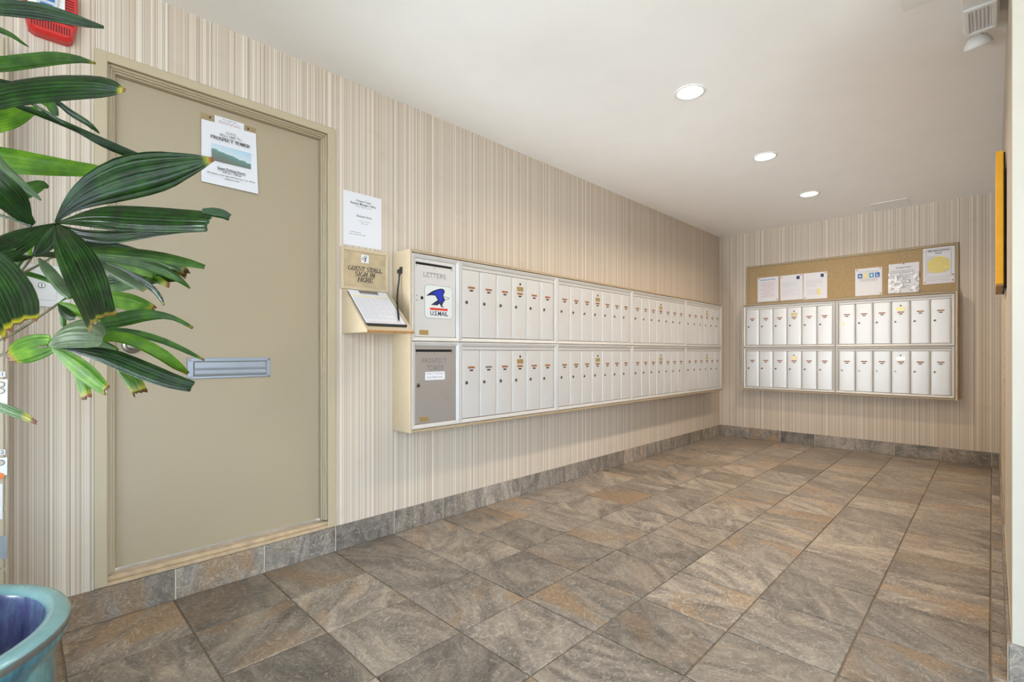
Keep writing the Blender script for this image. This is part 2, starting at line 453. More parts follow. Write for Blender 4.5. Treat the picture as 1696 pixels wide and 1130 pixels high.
# ------------------------------------------------------------------ writing
def font_mesh(txt, size, align='CENTER', bold=0.0, shear=0.0, xs=1.0):
    cu = bpy.data.curves.new('t', 'FONT'); cu.body = txt; cu.size = size; cu.align_x = align; cu.align_y = 'CENTER'
    cu.offset = bold * size; cu.shear = shear; cu.resolution_u = 2
    o = bpy.data.objects.new('t', cu); COL.objects.link(o)
    dg = bpy.context.evaluated_depsgraph_get()
    me = bpy.data.meshes.new_from_object(o.evaluated_get(dg))
    V = [(v.co.x * xs, v.co.y) for v in me.vertices]; Fc = [tuple(p.vertices) for p in me.polygons]
    bpy.data.objects.remove(o); bpy.data.curves.remove(cu); bpy.data.meshes.remove(me)
    return V, Fc

def write(mb, txt, cx, cy, z, size, align='CENTER', bold=0.0, shear=0.0, width=None):
    V, Fc = font_mesh(txt, size, align, bold, shear)
    sx = 1.0
    if width and V:
        w = max(p[0] for p in V) - min(p[0] for p in V); sx = width / w
    o = len(mb.v); mb.v += [(cx + p[0] * sx, cy + p[1], z) for p in V]
    for f in Fc: mb.face([o + i for i in f])

def arc(cx, cy, rx, ry, a0, a1, n=8):
    return [(cx + rx * math.cos(math.radians(a0 + (a1 - a0) * i / n)), cy + ry * math.sin(math.radians(a0 + (a1 - a0) * i / n))) for i in range(n + 1)]
GL = {  # capitals as pen strokes in a box of height 1: (width, strokes, serif points)
 'A': (.78, [[(.04, 0), (.39, 1)], [(.39, 1), (.74, 0)], [(.18, .36), (.60, .36)]], [(.04, 0), (.74, 0)]),
 'C': (.72, [arc(.40, .5, .36, .5, 55, 305, 14)], []),
 'E': (.64, [[(.12, 0), (.12, 1)], [(.04, 1), (.60, 1), (.60, .80)], [(.12, .52), (.48, .52)], [(.04, 0), (.62, 0), (.62, .22)]], []),
 'G': (.78, [arc(.40, .5, .36, .5, 55, 345, 16), [(.74, .40), (.74, .05)], [(.52, .42), (.80, .42)]], []),
 'H': (.80, [[(.13, 0), (.13, 1)], [(.67, 0), (.67, 1)], [(.13, .52), (.67, .52)]], [(.13, 0), (.13, 1), (.67, 0), (.67, 1)]),
 'I': (.34, [[(.17, 0), (.17, 1)]], [(.17, 0), (.17, 1)]),
 'L': (.62, [[(.13, 0), (.13, 1)], [(.04, 0), (.60, 0), (.60, .24)]], [(.13, 1)]),
 'M': (.95, [[(.12, 0), (.12, 1)], [(.12, 1), (.47, 0)], [(.47, 0), (.82, 1)], [(.82, 1), (.82, 0)]], [(.12, 0), (.82, 0)]),
 'N': (.80, [[(.13, 0), (.13, 1)], [(.13, 1), (.67, 0)], [(.67, 0), (.67, 1)]], [(.13, 0), (.67, 1)]),
 'O': (.80, [arc(.40, .5, .36, .5, 0, 360, 18)], []),
 'P': (.66, [[(.13, 0), (.13, 1)], [(.13, 1), (.38, 1)] + arc(.38, .74, .24, .26, 90, -90, 8) + [(.13, .48)]], [(.13, 0), (.13, 1)]),
 'R': (.74, [[(.13, 0), (.13, 1)], [(.13, 1), (.38, 1)] + arc(.38, .75, .24, .25, 90, -90, 8) + [(.13, .5)], [(.36, .5), (.68, 0)]], [(.13, 0), (.13, 1), (.68, 0)]),
 'S': (.60, [arc(.30, .74, .24, .26, 30, 270, 10) + arc(.30, .24, .25, .24, 90, -150, 10)], []),
 'T': (.70, [[(.35, 0), (.35, 1)], [(.04, .78), (.04, 1), (.66, 1), (.66, .78)]], [(.35, 0)]),
 'U': (.78, [[(.13, 1), (.13, .34)] + arc(.39, .30, .26, .30, 180, 360, 8) + [(.65, 1)]], [(.13, 1), (.65, 1)]),
 'W': (1.0, [[(.04, 1), (.28, 0)], [(.28, 0), (.50, 1)], [(.50, 1), (.72, 0)], [(.72, 0), (.96, 1)]], [(.04, 1), (.96, 1)]),
 ' ': (.36, [], []),
}
def caps(mb, txt, cx, cy, z, h, width=None, thick=.13, thin=.05, serif=True, gap=.10, shear=0.0):
    tot = sum(GL[c][0] for c in txt) + gap * (len(txt) - 1)
    sx = (width / (tot * h)) if width else 1.0
    x = 0
    def bar(a, b, w):
        d = Vector((b[0] - a[0], b[1] - a[1])); L = d.length
        if L < 1e-9: return
        d /= L; nn = Vector((-d.y, d.x)) * w / 2; e = d * min(w * .25, L * .5)
        P = [(a[0] - e.x + nn.x, a[1] - e.y + nn.y), (a[0] - e.x - nn.x, a[1] - e.y - nn.y), (b[0] + e.x - nn.x, b[1] + e.y - nn.y), (b[0] + e.x + nn.x, b[1] + e.y + nn.y)]
        o = len(mb.v)
        mb.v += [(cx + (p[0] - tot / 2 + shear * (p[1] - .5)) * h * sx, cy + (p[1] - .5) * h, z) for p in P]
        mb.face((o, o + 1, o + 2, o + 3))
    for c in txt:
        w, st, sf = GL[c]
        for pl in st:
            for a, b in zip(pl, pl[1:]):
                dx, dy = abs(b[0] - a[0]), abs(b[1] - a[1]); q = dy / (math.hypot(dx, dy) + 1e-9)
                bar((x + a[0], a[1]), (x + b[0], b[1]), thin + (thick - thin) * q * q)
        if serif:
            for p in sf: bar((x + p[0] - .11, p[1]), (x + p[0] + .11, p[1]), thin * 1.1)
        x += w + gap

def lines(mb, x0, x1, y0, y1, n, z, h=0.0022, seed=1, centre=False, fill=0.9):
    """rows of words too small to read, as short strokes"""
    rg = random.Random(seed)
    for i in range(n):
        y = y1 - (y1 - y0) * (i + .5) / n
        w = (x1 - x0) * (fill if rg.random() < .75 else rg.uniform(.35, .8))
        x = x0 if not centre else (x0 + x1) / 2 - w / 2
        end = x + w
        while x < end:
            l = min(rg.uniform(.006, .018), end - x)
            if l > .002: mb.quad(x, x + l, y - h / 2, y + h / 2, z)
            x += l + .0032
def border(mb, x0, x1, y0, y1, z, t):
    mb.quad(x0, x1, y0, y0 + t, z); mb.quad(x0, x1, y1 - t, y1, z); mb.quad(x0, x0 + t, y0, y1, z); mb.quad(x1 - t, x1, y0, y1, z)

# ------------------------------------------------------------------ the setting
FX0, FX1, FY0, FY1 = LW, 0.045, -1.95, BW
floor = struct(obj('floor', MB().box(LW - .2, 2.42, FY0 - .05, BW + .2, -.15, -.0045), M['grout']))
TP = 0.337                                           # tile pitch
GX0, GY0 = -0.0035, 2.117                            # grout crossing
tile_cache = {}
def tile_mesh(w, d):
    key = (round(w, 3), round(d, 3))
    if key not in tile_cache:
        tile_cache[key] = MB().box(-w / 2, w / 2, -d / 2, d / 2, -.010, 0, .0016).mesh('tile', M['slate'])
    return tile_cache[key]
rt = random.Random(11)
def lay(x0, x1, y0, y1):
    g = .0029
    w, d = x1 - x0 - 2 * g, y1 - y0 - 2 * g
    if w < .012 or d < .012: return
    link('tile', tile_mesh(w, d), floor, ((x0 + x1) / 2, (y0 + y1) / 2, rt.uniform(-.0006, .0004)))
ys = [GY0 + TP * k for k in range(-12, 12)]
ys = [y for y in ys if FY0 < y < FY1 - .02] + [FY1]
xs = [GX0 + TP * k for k in range(-6, 8)]
for y0, y1 in zip([FY0] + ys, ys):
    row = [LW] + [x for x in xs if LW + .01 < x]
    for x0, x1 in zip(row, row[1:]):
        if x0 > -.1 and y0 >= 2.1:
            if x0 > .1: continue
            x1 = .0455
        lay(x0, x1, y0, y1)

# left wall, with the door opening cut out
DY0, DY1, DZ0, DZ1 = .200, 1.098, .125, 2.112
mb = MB()
mb.box(LW - .16, LW, -2.0, DY0, 0, CEIL); mb.box(LW - .16, LW, DY1, BW + .16, 0, CEIL)
mb.box(LW - .16, LW, DY0, DY1, DZ1, CEIL); mb.box(LW - .16, LW, DY0, DY1, 0, DZ0)
wall_left = struct(obj('wall_left', mb, M['paper_y']))
wall_back = struct(obj('wall_back', MB().box(LW, .30, BW, BW + .16, 0, CEIL), M['paper_x']))
# right wall: runs a hair out of square, its end faces the entrance
mb = MB(); mb.prism([(.043, 2.1), (2.4, 2.1), (2.4, BW + .16), (.052, BW + .16)], 0, CEIL, (0, 1, 2))
mb.mi = [1 if i in (2,) else (0 if i == 5 else 1) for i in range(len(mb.f))]
wall_right = struct(obj('wall_right', mb, [M['paper_y'], M['cream_wall']]))
ceiling = struct(obj('ceiling', MB().box(LW - .16, 2.7, -2.16, BW + .16, CEIL, CEIL + .2), M['ceiling']))
struct(obj('wall_front', MB().box(LW - .16, .10, -2.16, -2.0, 0, CEIL), M['cream_wall']))
struct(obj('wall_sky_block', MB().box(2.4, 2.56, .75, 2.1, 0, CEIL), M['cream_wall']))  # unseen wall added to keep sky light off the right wall's end
pavement = struct(obj('floor_outside', MB().box(-14, 2.42, -22, -2.17, -.16, -.02), M['concrete']))
mb = MB(); mb.box(2.44, 26, -22, 20, -.16, -.02)
struct(obj('floor_side_court', mb, M['concrete']))

# baseboards of cut slate tile
BH, BT = .1235, .010
def base_run(name, axis, fixed, a_list, sgn, z1=BH):
    """axis 1: runs along Y at x=fixed; axis 0: runs along X at y=fixed; sgn: side the face looks to"""
    lo, hi = a_list[0], a_list[-1]
    f0, f1 = sorted((fixed, fixed + sgn * .006))
    mb = MB()
    if axis == 1: mb.box(f0, f1, lo, hi, 0, z1 - .002)
    else: mb.box(lo, hi, f0, f1, 0, z1 - .002)
    root = struct(obj(name, mb, M['grout_light']))
    for a, b in zip(a_list, a_list[1:]):
        w = b - a - .0048
        if w < .01: continue
        key = ('b', axis, round(w, 3))
        if key not in tile_cache:
            m2 = MB()
            if axis == 1: m2.box(-BT / 2, BT / 2, -w / 2, w / 2, -z1 / 2, z1 / 2, .0016)
            else: m2.box(-w / 2, w / 2, -BT / 2, BT / 2, -z1 / 2, z1 / 2, .0016)
            tile_cache[key] = m2.mesh('base_tile', M['slate_base'])
        p = (fixed + sgn * BT / 2, (a + b) / 2, z1 / 2 + .0005) if axis == 1 else ((a + b) / 2, fixed + sgn * BT / 2, z1 / 2 + .0005)
        link('base_tile', tile_cache[key], root, p)
    return root
yb = [-1.95] + [y + .006 if y < 2 else y for y in ys if y > -1.9]
base_run('baseboard_left', 1, LW, yb, 1)
xb = [LW + BT] + [x for x in xs if LW + .1 < x < 0] + [.040]
base_run('baseboard_back', 0, BW, xb, -1)
def wx(y): return .043 + (y - 2.1) * .009 / 4.045          # the right wall's face
mb = MB(); mb.prism([(wx(2.1) - .004, 2.1), (wx(2.1) + .001, 2.1), (wx(BW) + .001, BW - .012), (wx(BW) - .004, BW - .012)], 0, BH - .002)
br_ = struct(obj('baseboard_right', mb, M['grout_light']))
yr = [2.094] + [y for y in ys if 2.2 < y < 5.9] + [BW - .012]
for a, b in zip(yr, yr[1:]):
    w = b - a - .0048; c = (a + b) / 2
    link('base_tile', MB().box(-.004, .004, -w / 2, w / 2, -BH / 2, BH / 2, .0014).mesh('base_tile', M['slate_base']), br_, (wx(c) - .0065, c, BH / 2 + .0005))
base_run('baseboard_front', 0, 2.1, [.033, .39, .727, 1.064, 1.40, 1.74, 2.08, 2.4], -1)
# worn corner bead on the right wall, wallpaper lifting along it
mb = MB(); mb.prism([(wx(3.5) - .0025, 3.5), (wx(3.5) + .001, 3.5), (wx(5.97) + .001, 5.97), (wx(5.97) - .0025, 5.97)], .135, 1.40)
struct(obj('trim_1', mb, plain('worn_corner_bead', srgb(186, 170, 148), 0.7, noise=0.30, scale=34)))

# ------------------------------------------------------------------ door
door = struct(thing('door_1', 'tan painted office door with mail slot, one slate course above the floor', 'door', (LW, 0, 0), ROT_LEFT))
del door['category']
# local: x = world y, y = world z, z = out of the wall
mb = MB()
O0, O1, OT, OB = .187, 1.1125, 2.126, .1275
rings = [(.226, 1.072, 2.089, .010, -.010), (.235, 1.0665, 2.0825, -.010, -.022), (.244, 1.062, 2.078, -.022, -.036), (.253, 1.0575, 2.0735, -.036, -.075)]
prev = (O0, O1, OT)
for i, (a, b, t, z1, z0) in enumerate(rings):
    o0, o1, ot = (O0, O1, OT) if i == 0 else (.203, 1.095, 2.109)
    bot = OB if i == 0 else .160
    zb = -.001 if i == 0 else -.075
    zb = .0005 if i == 0 else -.076
    mb.box(o0, a, bot, ot, zb, z1, .0025); mb.box(b, o1, bot, ot, zb, z1, .0025); mb.box(a - .003, b + .003, t, ot, zb, z1, .0025)
obj('door_frame', mb, M['frame'], door)
# the face ring's inner return
obj('door_panel', MB().box(.2545, 1.056, .163, 2.0725, -.105, -.060, .002), M['door'], door)
mb = MB(); mb.box(.203, 1.095, .1255, .154, -.14, -.012, .003); mb.box(.2, 1.098, .1255, .140, -.012, .009, .002)
obj('door_sill', mb, M['sill'], door)
kb = link('door_knob', MB().lathe([(.0005, 0), (.034, 0), (.034, .004), (.028, .008), (.012, .010), (.011, .030), (.022, .036), (.027, .046), (.025, .054), (.016, .060), (.0005, .061)], 24, 2).mesh('door_knob', M['steel'], .6), door, (.307, 1.031, -.060))
obj('keyhole', MB().disc(0, 0, .006, .0605, .0625, 10), M['dark'], kb)
ms = obj('mail_slot', (lambda m: (m.box(.490, .823, .888, .900, -.061, -.052, .002), m.box(.490, .823, .962, .978, -.061, -.052, .002), m.box(.490, .514, .898, .964, -.061, -.052, .002), m.box(.803, .823, .898, .964, -.061, -.052, .002), m)[-1])(MB()), M['alu_blue'], door)
mb = MB()
prof = [(.902, -.058), (.903, -.051), (.910, -.049), (.917, -.051), (.924, -.053), (.931, -.0505), (.938, -.049), (.946, -.051), (.953, -.050), (.959, -.052), (.960, -.058)]
mb.prism(prof, .516, .801, (1, 2, 0))
obj('flap', mb, M['alu_blue'], ms, smooth=.5)
for sx, sy in ((.500, .893), (.813, .893), (.500, .970), (.813, .970)):
    obj('screw', MB().disc(sx, sy, .0045, -.052, -.0495, 12, .001), M['steel'], ms)

# ------------------------------------------------------------------ mailboxes
def cabinet(name, label, at, rot, w, h, d, left_end=True):
    """open-fronted wooden surround: sides, top, bottom, back; local z=0 at the wall"""
    root = thing(name, label, 'cabinet', at, rot)
    t = .0145
    mb = MB(); mb.box(0, t, 0, h, .001, d, .0015); mb.box(w - t, w, 0, h, .001, d, .0015)
    obj('side_panel', MB().box(0, t, 0, h, .001, d, .0015), M['cream'], root)
    obj('side_panel', MB().box(w - t, w, 0, h, .001, d, .0015), M['cream'], root)
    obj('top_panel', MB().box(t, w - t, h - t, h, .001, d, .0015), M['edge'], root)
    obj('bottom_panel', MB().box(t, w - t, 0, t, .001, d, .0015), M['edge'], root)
    obj('back_panel', MB().box(t, w - t, t, h - t, .001, .006), M['cream'], root)
    return root

mesh_cache = {}
def cached(key, make):
    if key not in mesh_cache: mesh_cache[key] = make()
    return mesh_cache[key]

FR, DP = .0245, .100
def frame_mesh(w, h, name='frame', lip=.018):
    """mitred metal frame: flat outer bead, then a face sloping in to the doors"""
    mb = MB()
    def ringq(a, b):
        o = len(mb.v)
        for (i, z) in (a, b):
            mb.v += [(i, i, z), (w - i, i, z), (w - i, h - i, z), (i, h - i, z)]
        for k2 in range(4):
            l = (k2 + 1) % 4; mb.face((o + k2, o + l, o + 4 + l, o + 4 + k2))
    st = [(.0006, -DP), (.0006, -.002), (.0022, 0), (.0050, .0012), (.0075, .0004), (.0200, -.0045), (.0215, -.0060), (.0235, -.0065), (.0235, -.022)]
    for a, b in zip(st, st[1:]): ringq(a, b)
    o = len(mb.v); mb.v += [(.002, .002, -DP), (w - .002, .002, -DP), (w - .002, h - .002, -DP), (.002, h - .002, -DP)]; mb.face((o, o + 3, o + 2, o + 1))
    me = mb.mesh(name, M['alu'], .25)
    return me

def door_mesh(p, dt):
    mb = MB(); e = .0014
    pr = [(e, -.020), (e, -.0140), (e + .0012, -.0122), (e + .006, -.0104), (e + .016, -.0092), (p * .42, -.0086), (p - e - .030, -.0086), (p - e - .014, -.0095), (p - e - .005, -.0112), (p - e - .0008, -.0132), (p - e, -.0150), (p - e, -.020)]
    mb.prism(pr, .0272, dt, (0, 2, 1))
    me = mb.mesh('mailbox_door', M['alu_door'], .55)
    return me

def mailbox_unit(label, at, rot, n, w, h, group, grey=(), bright=False, odd_lock=()):
    root = thing('mailbox_unit', label, 'mailbox', at, rot, group)
    link('frame', cached(('f', round(w, 3), h), lambda: frame_mesh(w, h)), root)
    p = (w - 2 * FR) / n
    dt = h - .046
    link('top_rail', cached(('tr', round(w, 3)), lambda: MB().box(FR, w - FR, dt + .002, h - FR, -.020, -.0075, .002).mesh('top_rail', M['alu'])), root)
    for i in range(n):
        x = FR + i * p
        d = link('mailbox_door', cached(('d', round(p, 3), dt), lambda: door_mesh(p, dt)), root, (x, 0, 0))
        c = p / 2
        nm = 'name_grey' if i in grey else 'name'
        link('nameplate', cached(('n', nm), lambda: MB().box(-.0255, .0255, -.006, .006, 0, .0014).mesh('nameplate', M[nm])), d, (c, .3235, -.0086))
        link('number_tab', cached(('num',), lambda: MB().box(-.0130, .0130, -.0046, .0046, 0, .0012).mesh('number_tab', M['num'])), d, (c, .3065, -.0086))
        def lk():
            m2 = MB(); m2.disc(0, 0, .0105, 0, .0045, 16, .0015)
            return m2.mesh('lock', M['steel'])
        def lk2():
            m2 = MB(); m2.disc(0, 0, .0105, 0, .0045, 16, .0015); m2.cur = 1; m2.disc(-.001, -.0015, .0062, .0044, .0052, 10)
            return m2.mesh('lock', [M['steel'], M['dark']])
        if i in odd_lock: link('lock', cached(('lkb',), lambda: MB().disc(0, 0, .0120, 0, .003, 16, .001).mesh('lock', M['brass_bright'])), d, (.031, .2345, -.0088))
        else: link('lock', cached(('lk2',), lk2), d, (.031, .2345, -.0088))
        if i == 3:
            link('carrier_lock', cached(('pl',), lambda: (lambda m2: (m2.disc(0, 0, .0085, 0, .004, 14, .001), setattr(m2, 'cur', 1), m2.disc(0, 0, .005, .004, .0046, 10), m2)[-1])(MB()).mesh('carrier_lock', [M['steel'], M['dark']])), d, (c, .386, -.0088))
            bm_ = 'brass_bright' if bright else 'brass'
            link('brass_plate', cached(('bp', bm_), lambda: MB().box(-.031, .031, -.0145, .0145, 0, .0016, .0006).mesh('brass_plate', M[bm_])), d, (c, .3545, -.0086))
    return root

LZ0, LZ1, UH = .5890, 1.0618, .4712
cab = cabinet('mailbox_cabinet', 'long cream wooden cabinet holding the mailboxes along the left wall', (LW, 1.4405, .5725), ROT_LEFT, 4.177, .9785, .170)
XF = LW + .1688
cols = [(1.7838, 2.6655, 6), (2.6670, 3.6795, 7), (3.6810, 4.7045, 7), (4.7060, 5.6010, 6)]
GL1 = 'mailbox units in the long left wall cabinet'
where = ['directly right of the mail drop panels', 'second column from the mail drop panels', 'third column from the mail drop panels', 'last column before the back wall']
for (a, b, n), wtxt in zip(cols, where):
    mailbox_unit(f'aluminium {"six" if n == 6 else "seven"}-door mailbox unit, upper row, {wtxt}', (XF, a, LZ1), ROT_LEFT, n, b - a, UH, GL1)
    mailbox_unit(f'aluminium {"six" if n == 6 else "seven"}-door mailbox unit, lower row, {wtxt}', (XF, a, LZ0), ROT_LEFT, n, b - a, UH, GL1, grey=(1,) if a < 2 else ())

cab2 = cabinet('mailbox_cabinet', 'tan wooden cabinet holding mailboxes on the back wall under the cork board', (-2.0605, BW, .5725), ROT_BACK, 1.8415, .9785, .120)
YF = BW - .1188
for (x0, x1, tx, odd) in ((-2.0435, -1.1428, 'left', ()), (-1.1412, -.2360, 'right', (0,))):
    mailbox_unit(f'six-door mailbox unit on the back wall, upper row, {tx} half of its cabinet', (x0, YF, LZ1), ROT_BACK, 6, x1 - x0, UH, 'mailbox units in the back wall cabinet', bright=(tx == 'right'), odd_lock=odd)
    mailbox_unit(f'six-door mailbox unit on the back wall, lower row, {tx} half of its cabinet', (x0, YF, LZ0), ROT_BACK, 6, x1 - x0, UH, 'mailbox units in the back wall cabinet', bright=(tx == 'right'))

def drop_unit(label, z, top):
    w = .3252
    root = thing('mail_drop_unit', label, 'mailbox', (XF, 1.4570, z), ROT_LEFT, 'mail drop panels')
    link('frame', cached(('f', round(w, 3), UH), lambda: frame_mesh(w, UH)), root)
    pm = M['alu_door'] if top else M['alu_grey']
    pt_ = .4470
    pan = obj('drop_panel', (lambda m: (m.box(.0245, .3005, .0250, .4155, -.020, -.0085, .0015), m.box(.0245, .3005, .4285, pt_, -.020, -.0085, .0015), m.box(.0245, .028, .4150, .4290, -.020, -.0087), m.box(.278, .3005, .4150, .4290, -.020, -.0087), m)[-1])(MB()), pm, root)
    obj('slot_opening', MB().box(.0275, .2785, .4150, .4290, -.0215, -.019), M['dark'], pan)
    for sx in (.034, .152, .272): obj('rivet', MB().disc(sx, .4075, .0032, -.0087, -.0073, 8), M['steel'], pan)
    bx_ = MB(); bx_.box(.051, .111, .036, .062, -.0086, -.0068, .0006)
    bp = obj('brass_plate', bx_, M['brass'], pan)
    return root, pan
d1, p1 = drop_unit('letters drop panel with blue eagle mail sticker, above the grey drop panel', LZ1, True)
zt = -.0078
mb = MB(); caps(mb, 'LETTERS', .153, .3655, zt, .0235, .152, .12, .12, False, .22); obj('lettering', mb, M['ink_grey'], p1)
def rrect(x0, x1, y0, y1, r, n=6):
    return arc(x1 - r, y1 - r, r, r, 0, 90, n) + arc(x0 + r, y1 - r, r, r, 90, 180, n) + arc(x0 + r, y0 + r, r, r, 180, 270, n) + arc(x1 - r, y0 + r, r, r, 270, 360, n)
mb = MB(); mb.prism(rrect(.086, .2785, .1275, .3125, .024), -.0086, -.0080, (0, 1, 2)); obj('sticker_border', mb, M['ink_grey'], p1)
mb = MB(); mb.prism(rrect(.0880, .2765, .1295, .3105, .022), -.0086, -.0077, (0, 1, 2)); obj('sticker', mb, M['sticker'], p1)
def E(X, Y):
    u = (X - 185) / 585.0; top = 125 + u * 60; bot = 868 + u * 15
    return (.087 + u * .191, .312 - (Y - top) / (bot - top) * .184)
eagle = [(210, 380), (270, 325), (330, 280), (380, 255), (430, 237), (475, 222), (515, 215), (550, 218), (578, 232), (596, 258), (600, 280), (590, 315), (572, 345), (572, 380), (582, 415), (598, 440), (608, 462), (592, 490), (572, 515), (558, 545), (548, 575), (545, 592), (576, 612), (574, 622), (520, 618), (517, 604), (526, 594), (503, 588), (497, 545), (440, 585), (375, 582), (308, 577), (380, 518), (456, 462), (432, 442), (418, 405), (402, 376), (330, 366), (265, 374)]
mb = MB(); mb.prism([E(*q) for q in eagle][::-1], -.0078, -.0074, (0, 1, 2)); obj('eagle_emblem', mb, M['navy'], p1)
core = [(330, 330), (400, 282), (470, 248), (525, 240), (560, 255), (572, 285), (548, 335), (540, 375), (556, 420), (562, 470), (535, 505), (505, 515), (482, 505), (488, 470), (470, 440), (450, 400), (438, 365), (400, 345)]
mb = MB(); mb.prism([E(*q) for q in core][::-1], -.0075, -.0072, (0, 1, 2)); obj('eagle_body', mb, M['mailblue'], p1)
mb = MB()
beak = [E(*q) for q in ((575, 395), (620, 397), (660, 404), (697, 427), (650, 446), (604, 468))]
for a, b in zip(beak, beak[1:]):
    d = Vector((b[0] - a[0], b[1] - a[1])).normalized(); n2 = Vector((-d.y, d.x)) * .0012
    o = len(mb.v); mb.v += [(a[0] + n2.x, a[1] + n2.y, -.0074), (a[0] - n2.x, a[1] - n2.y, -.0074), (b[0] - n2.x, b[1] - n2.y, -.0074), (b[0] + n2.x, b[1] + n2.y, -.0074)]; mb.face((o, o + 1, o + 2, o + 3))
obj('eagle_head', mb, M['navy'], p1)
mb = MB(); mb.box(.1215, .2430, .1745, .1865, -.0078, -.0074); obj('red_bar', mb, M['mailred'], p1)
mb = MB(); write(mb, 'U.S.MAIL', .1830, .1555, -.0074, .0335, bold=.022, width=.121); obj('lettering', mb, M['navy'], p1)
obj('lock_hole', MB().disc(.069, .236, .0095, -.0087, -.0078, 14), M['dark'], p1)
for hy in (.246, .221): obj('screw_hole', MB().disc(.036, hy, .003, -.0087, -.0080, 8), M['dark'], p1)

d2, p2 = drop_unit('grey building drop panel with white incoming mail strip, below the letters panel', LZ0, False)
mb = MB(); caps(mb, 'PROSPECT', .150, .3670, zt, .0235, .168, .12, .12, False, .2); caps(mb, 'TOWER', .158, .3270, zt, .0265, .110, .12, .12, False, .2); obj('lettering', mb, M['ink_grey'], p2)
mb = MB(); mb.box(.090, .2230, .2610, .3055, -.0086, -.0078); obj('paper_strip', mb, M['sheet'], p2)
mb = MB(); write(mb, 'PROSPECT TOWER AOAO', .1565, .2945, -.0075, .0125, width=.118); write(mb, 'INCOMING MAIL', .1565, .2745, -.0075, .0165, width=.108); obj('lettering', mb, M['ink_grey'], p2)
obj('lock', (lambda m: (m.disc(.044, .2345, .0125, -.0087, -.004, 16, .0015), setattr(m, 'cur', 1), m.disc(.043, .233, .007, -.0041, -.0034, 10), m)[-1])(MB()), [M['steel'], M['dark']], p2)

# ------------------------------------------------------------------ cork board and its notices
root = thing('cork_board', 'wide tan-framed cork board above the back wall mailboxes', 'notice board', (-2.043, BW, 1.5545), ROT_BACK)
W_, H_ = 1.829, .449
mb = MB(); mb.box(0, .022, 0, H_, .001, .022, .003); mb.box(W_ - .022, W_, 0, H_, .001, .022, .003)
mb.box(.020, W_ - .020, H_ - .022, H_, .001, .022, .003); mb.box(.020, W_ - .020, 0, .020, .001, .022, .003)
obj('board_frame', mb, M['cork_frame'], root)
obj('cork_panel', MB().box(.018, W_ - .018, .016, H_ - .018, .001, .012), M['cork'], root)
GN = 'notices pinned to the cork board'
def notice(label, x0, x1, z0, z1, tilt=0.0, mat='sheet', pins=((.06, .96), (.94, .96))):
    w, h = x1 - x0, z1 - z0
    rot = ROT_BACK @ Matrix.Rotation(tilt, 4, 'Z')
    r = thing('notice_sheet', label, 'notice', (x0, BW - .0122, z0), rot, GN)
    m_ = MB()
    nx = 6
    for i in range(nx):                                     # paper bows a touch off the cork
        a, b = w * i / nx, w * (i + 1) / nx
        za, zb_ = [.0008 + .004 * math.sin(PI * q / w) ** 2 for q in (a, b)]
        o = len(m_.v); m_.v += [(a, 0, za), (b, 0, zb_), (b, h, .0008), (a, h, .0008), (a, 0, za + .0006), (b, 0, zb_ + .0006), (b, h, .0014), (a, h, .0014)]
        for q in ((0, 3, 2, 1), (4, 5, 6, 7), (0, 1, 5, 4), (2, 3, 7, 6)): m_.face([o + i2 for i2 in q])
    obj('paper', m_, M[mat], r)
    for px, py in pins: obj('pushpin', MB().disc(px * w, py * h, .005, .001, .012, 8, .002), M['pin'], r)
    return r, w, h
PZ = .0062
r, w, h = notice('white notice with blue heading, leftmost of the three left sheets on the cork board', -1.923, -1.703, 1.583, 1.860, pins=((.07, .95), (.93, .06)))
mb = MB(); lines(mb, .03, w - .03, h - .040, h - .022, 1, PZ, .008, 3, True, 1.0); obj('heading', mb, M['ink_blue'], r)
mb = MB(); lines(mb, .03, w - .03, .05, h - .055, 10, PZ, .0028, 4, True); stuff(obj('printed_text', mb, M['ink_red'], r))
r, w, h = notice('white letter with dark square emblem, middle of the three left sheets on cork', -1.684, -1.462, 1.581, 1.858, .010, pins=((.07, .93), (.93, .96)))
mb = MB(); mb.quad(w - .058, w - .028, h - .055, h - .020, PZ); obj('letterhead_emblem', mb, M['navy'], r)
mb = MB(); lines(mb, .025, w - .025, h * .52, h - .075, 7, PZ, .0022, 5); lines(mb, .035, w - .04, .065, .125, 4, PZ, .0022, 6); border(mb, .025, w - .03, .055, .132, PZ, .0012); stuff(obj('printed_text', mb, M['ink_pale'], r))
r, w, h = notice('white letter with small table and yellow highlight, rightmost of three left sheets', -1.457, -1.237, 1.577, 1.859, -.004, pins=((.94, .96), (.07, .06)))
mb = MB(); mb.quad(w - .058, w - .030, h - .055, h - .020, PZ); obj('letterhead_emblem', mb, M['navy'], r)
mb = MB(); lines(mb, .025, w - .025, h * .46, h - .075, 8, PZ, .0022, 7); lines(mb, .04, w - .05, .045, .105, 5, PZ, .0022, 8, fill=.8); stuff(obj('printed_text', mb, M['ink_pale'], r))
mb = MB(); mb.quad(.130, .160, .045, .108, PZ - .0003); obj('highlight', mb, M['yellow_ink'], r)
r, w, h = notice('white notice with a row of four coloured icon squares, right of the bare cork', -.991, -.772, 1.575, 1.849, .0, pins=((.07, .95), (.93, .96), (.94, .05)))
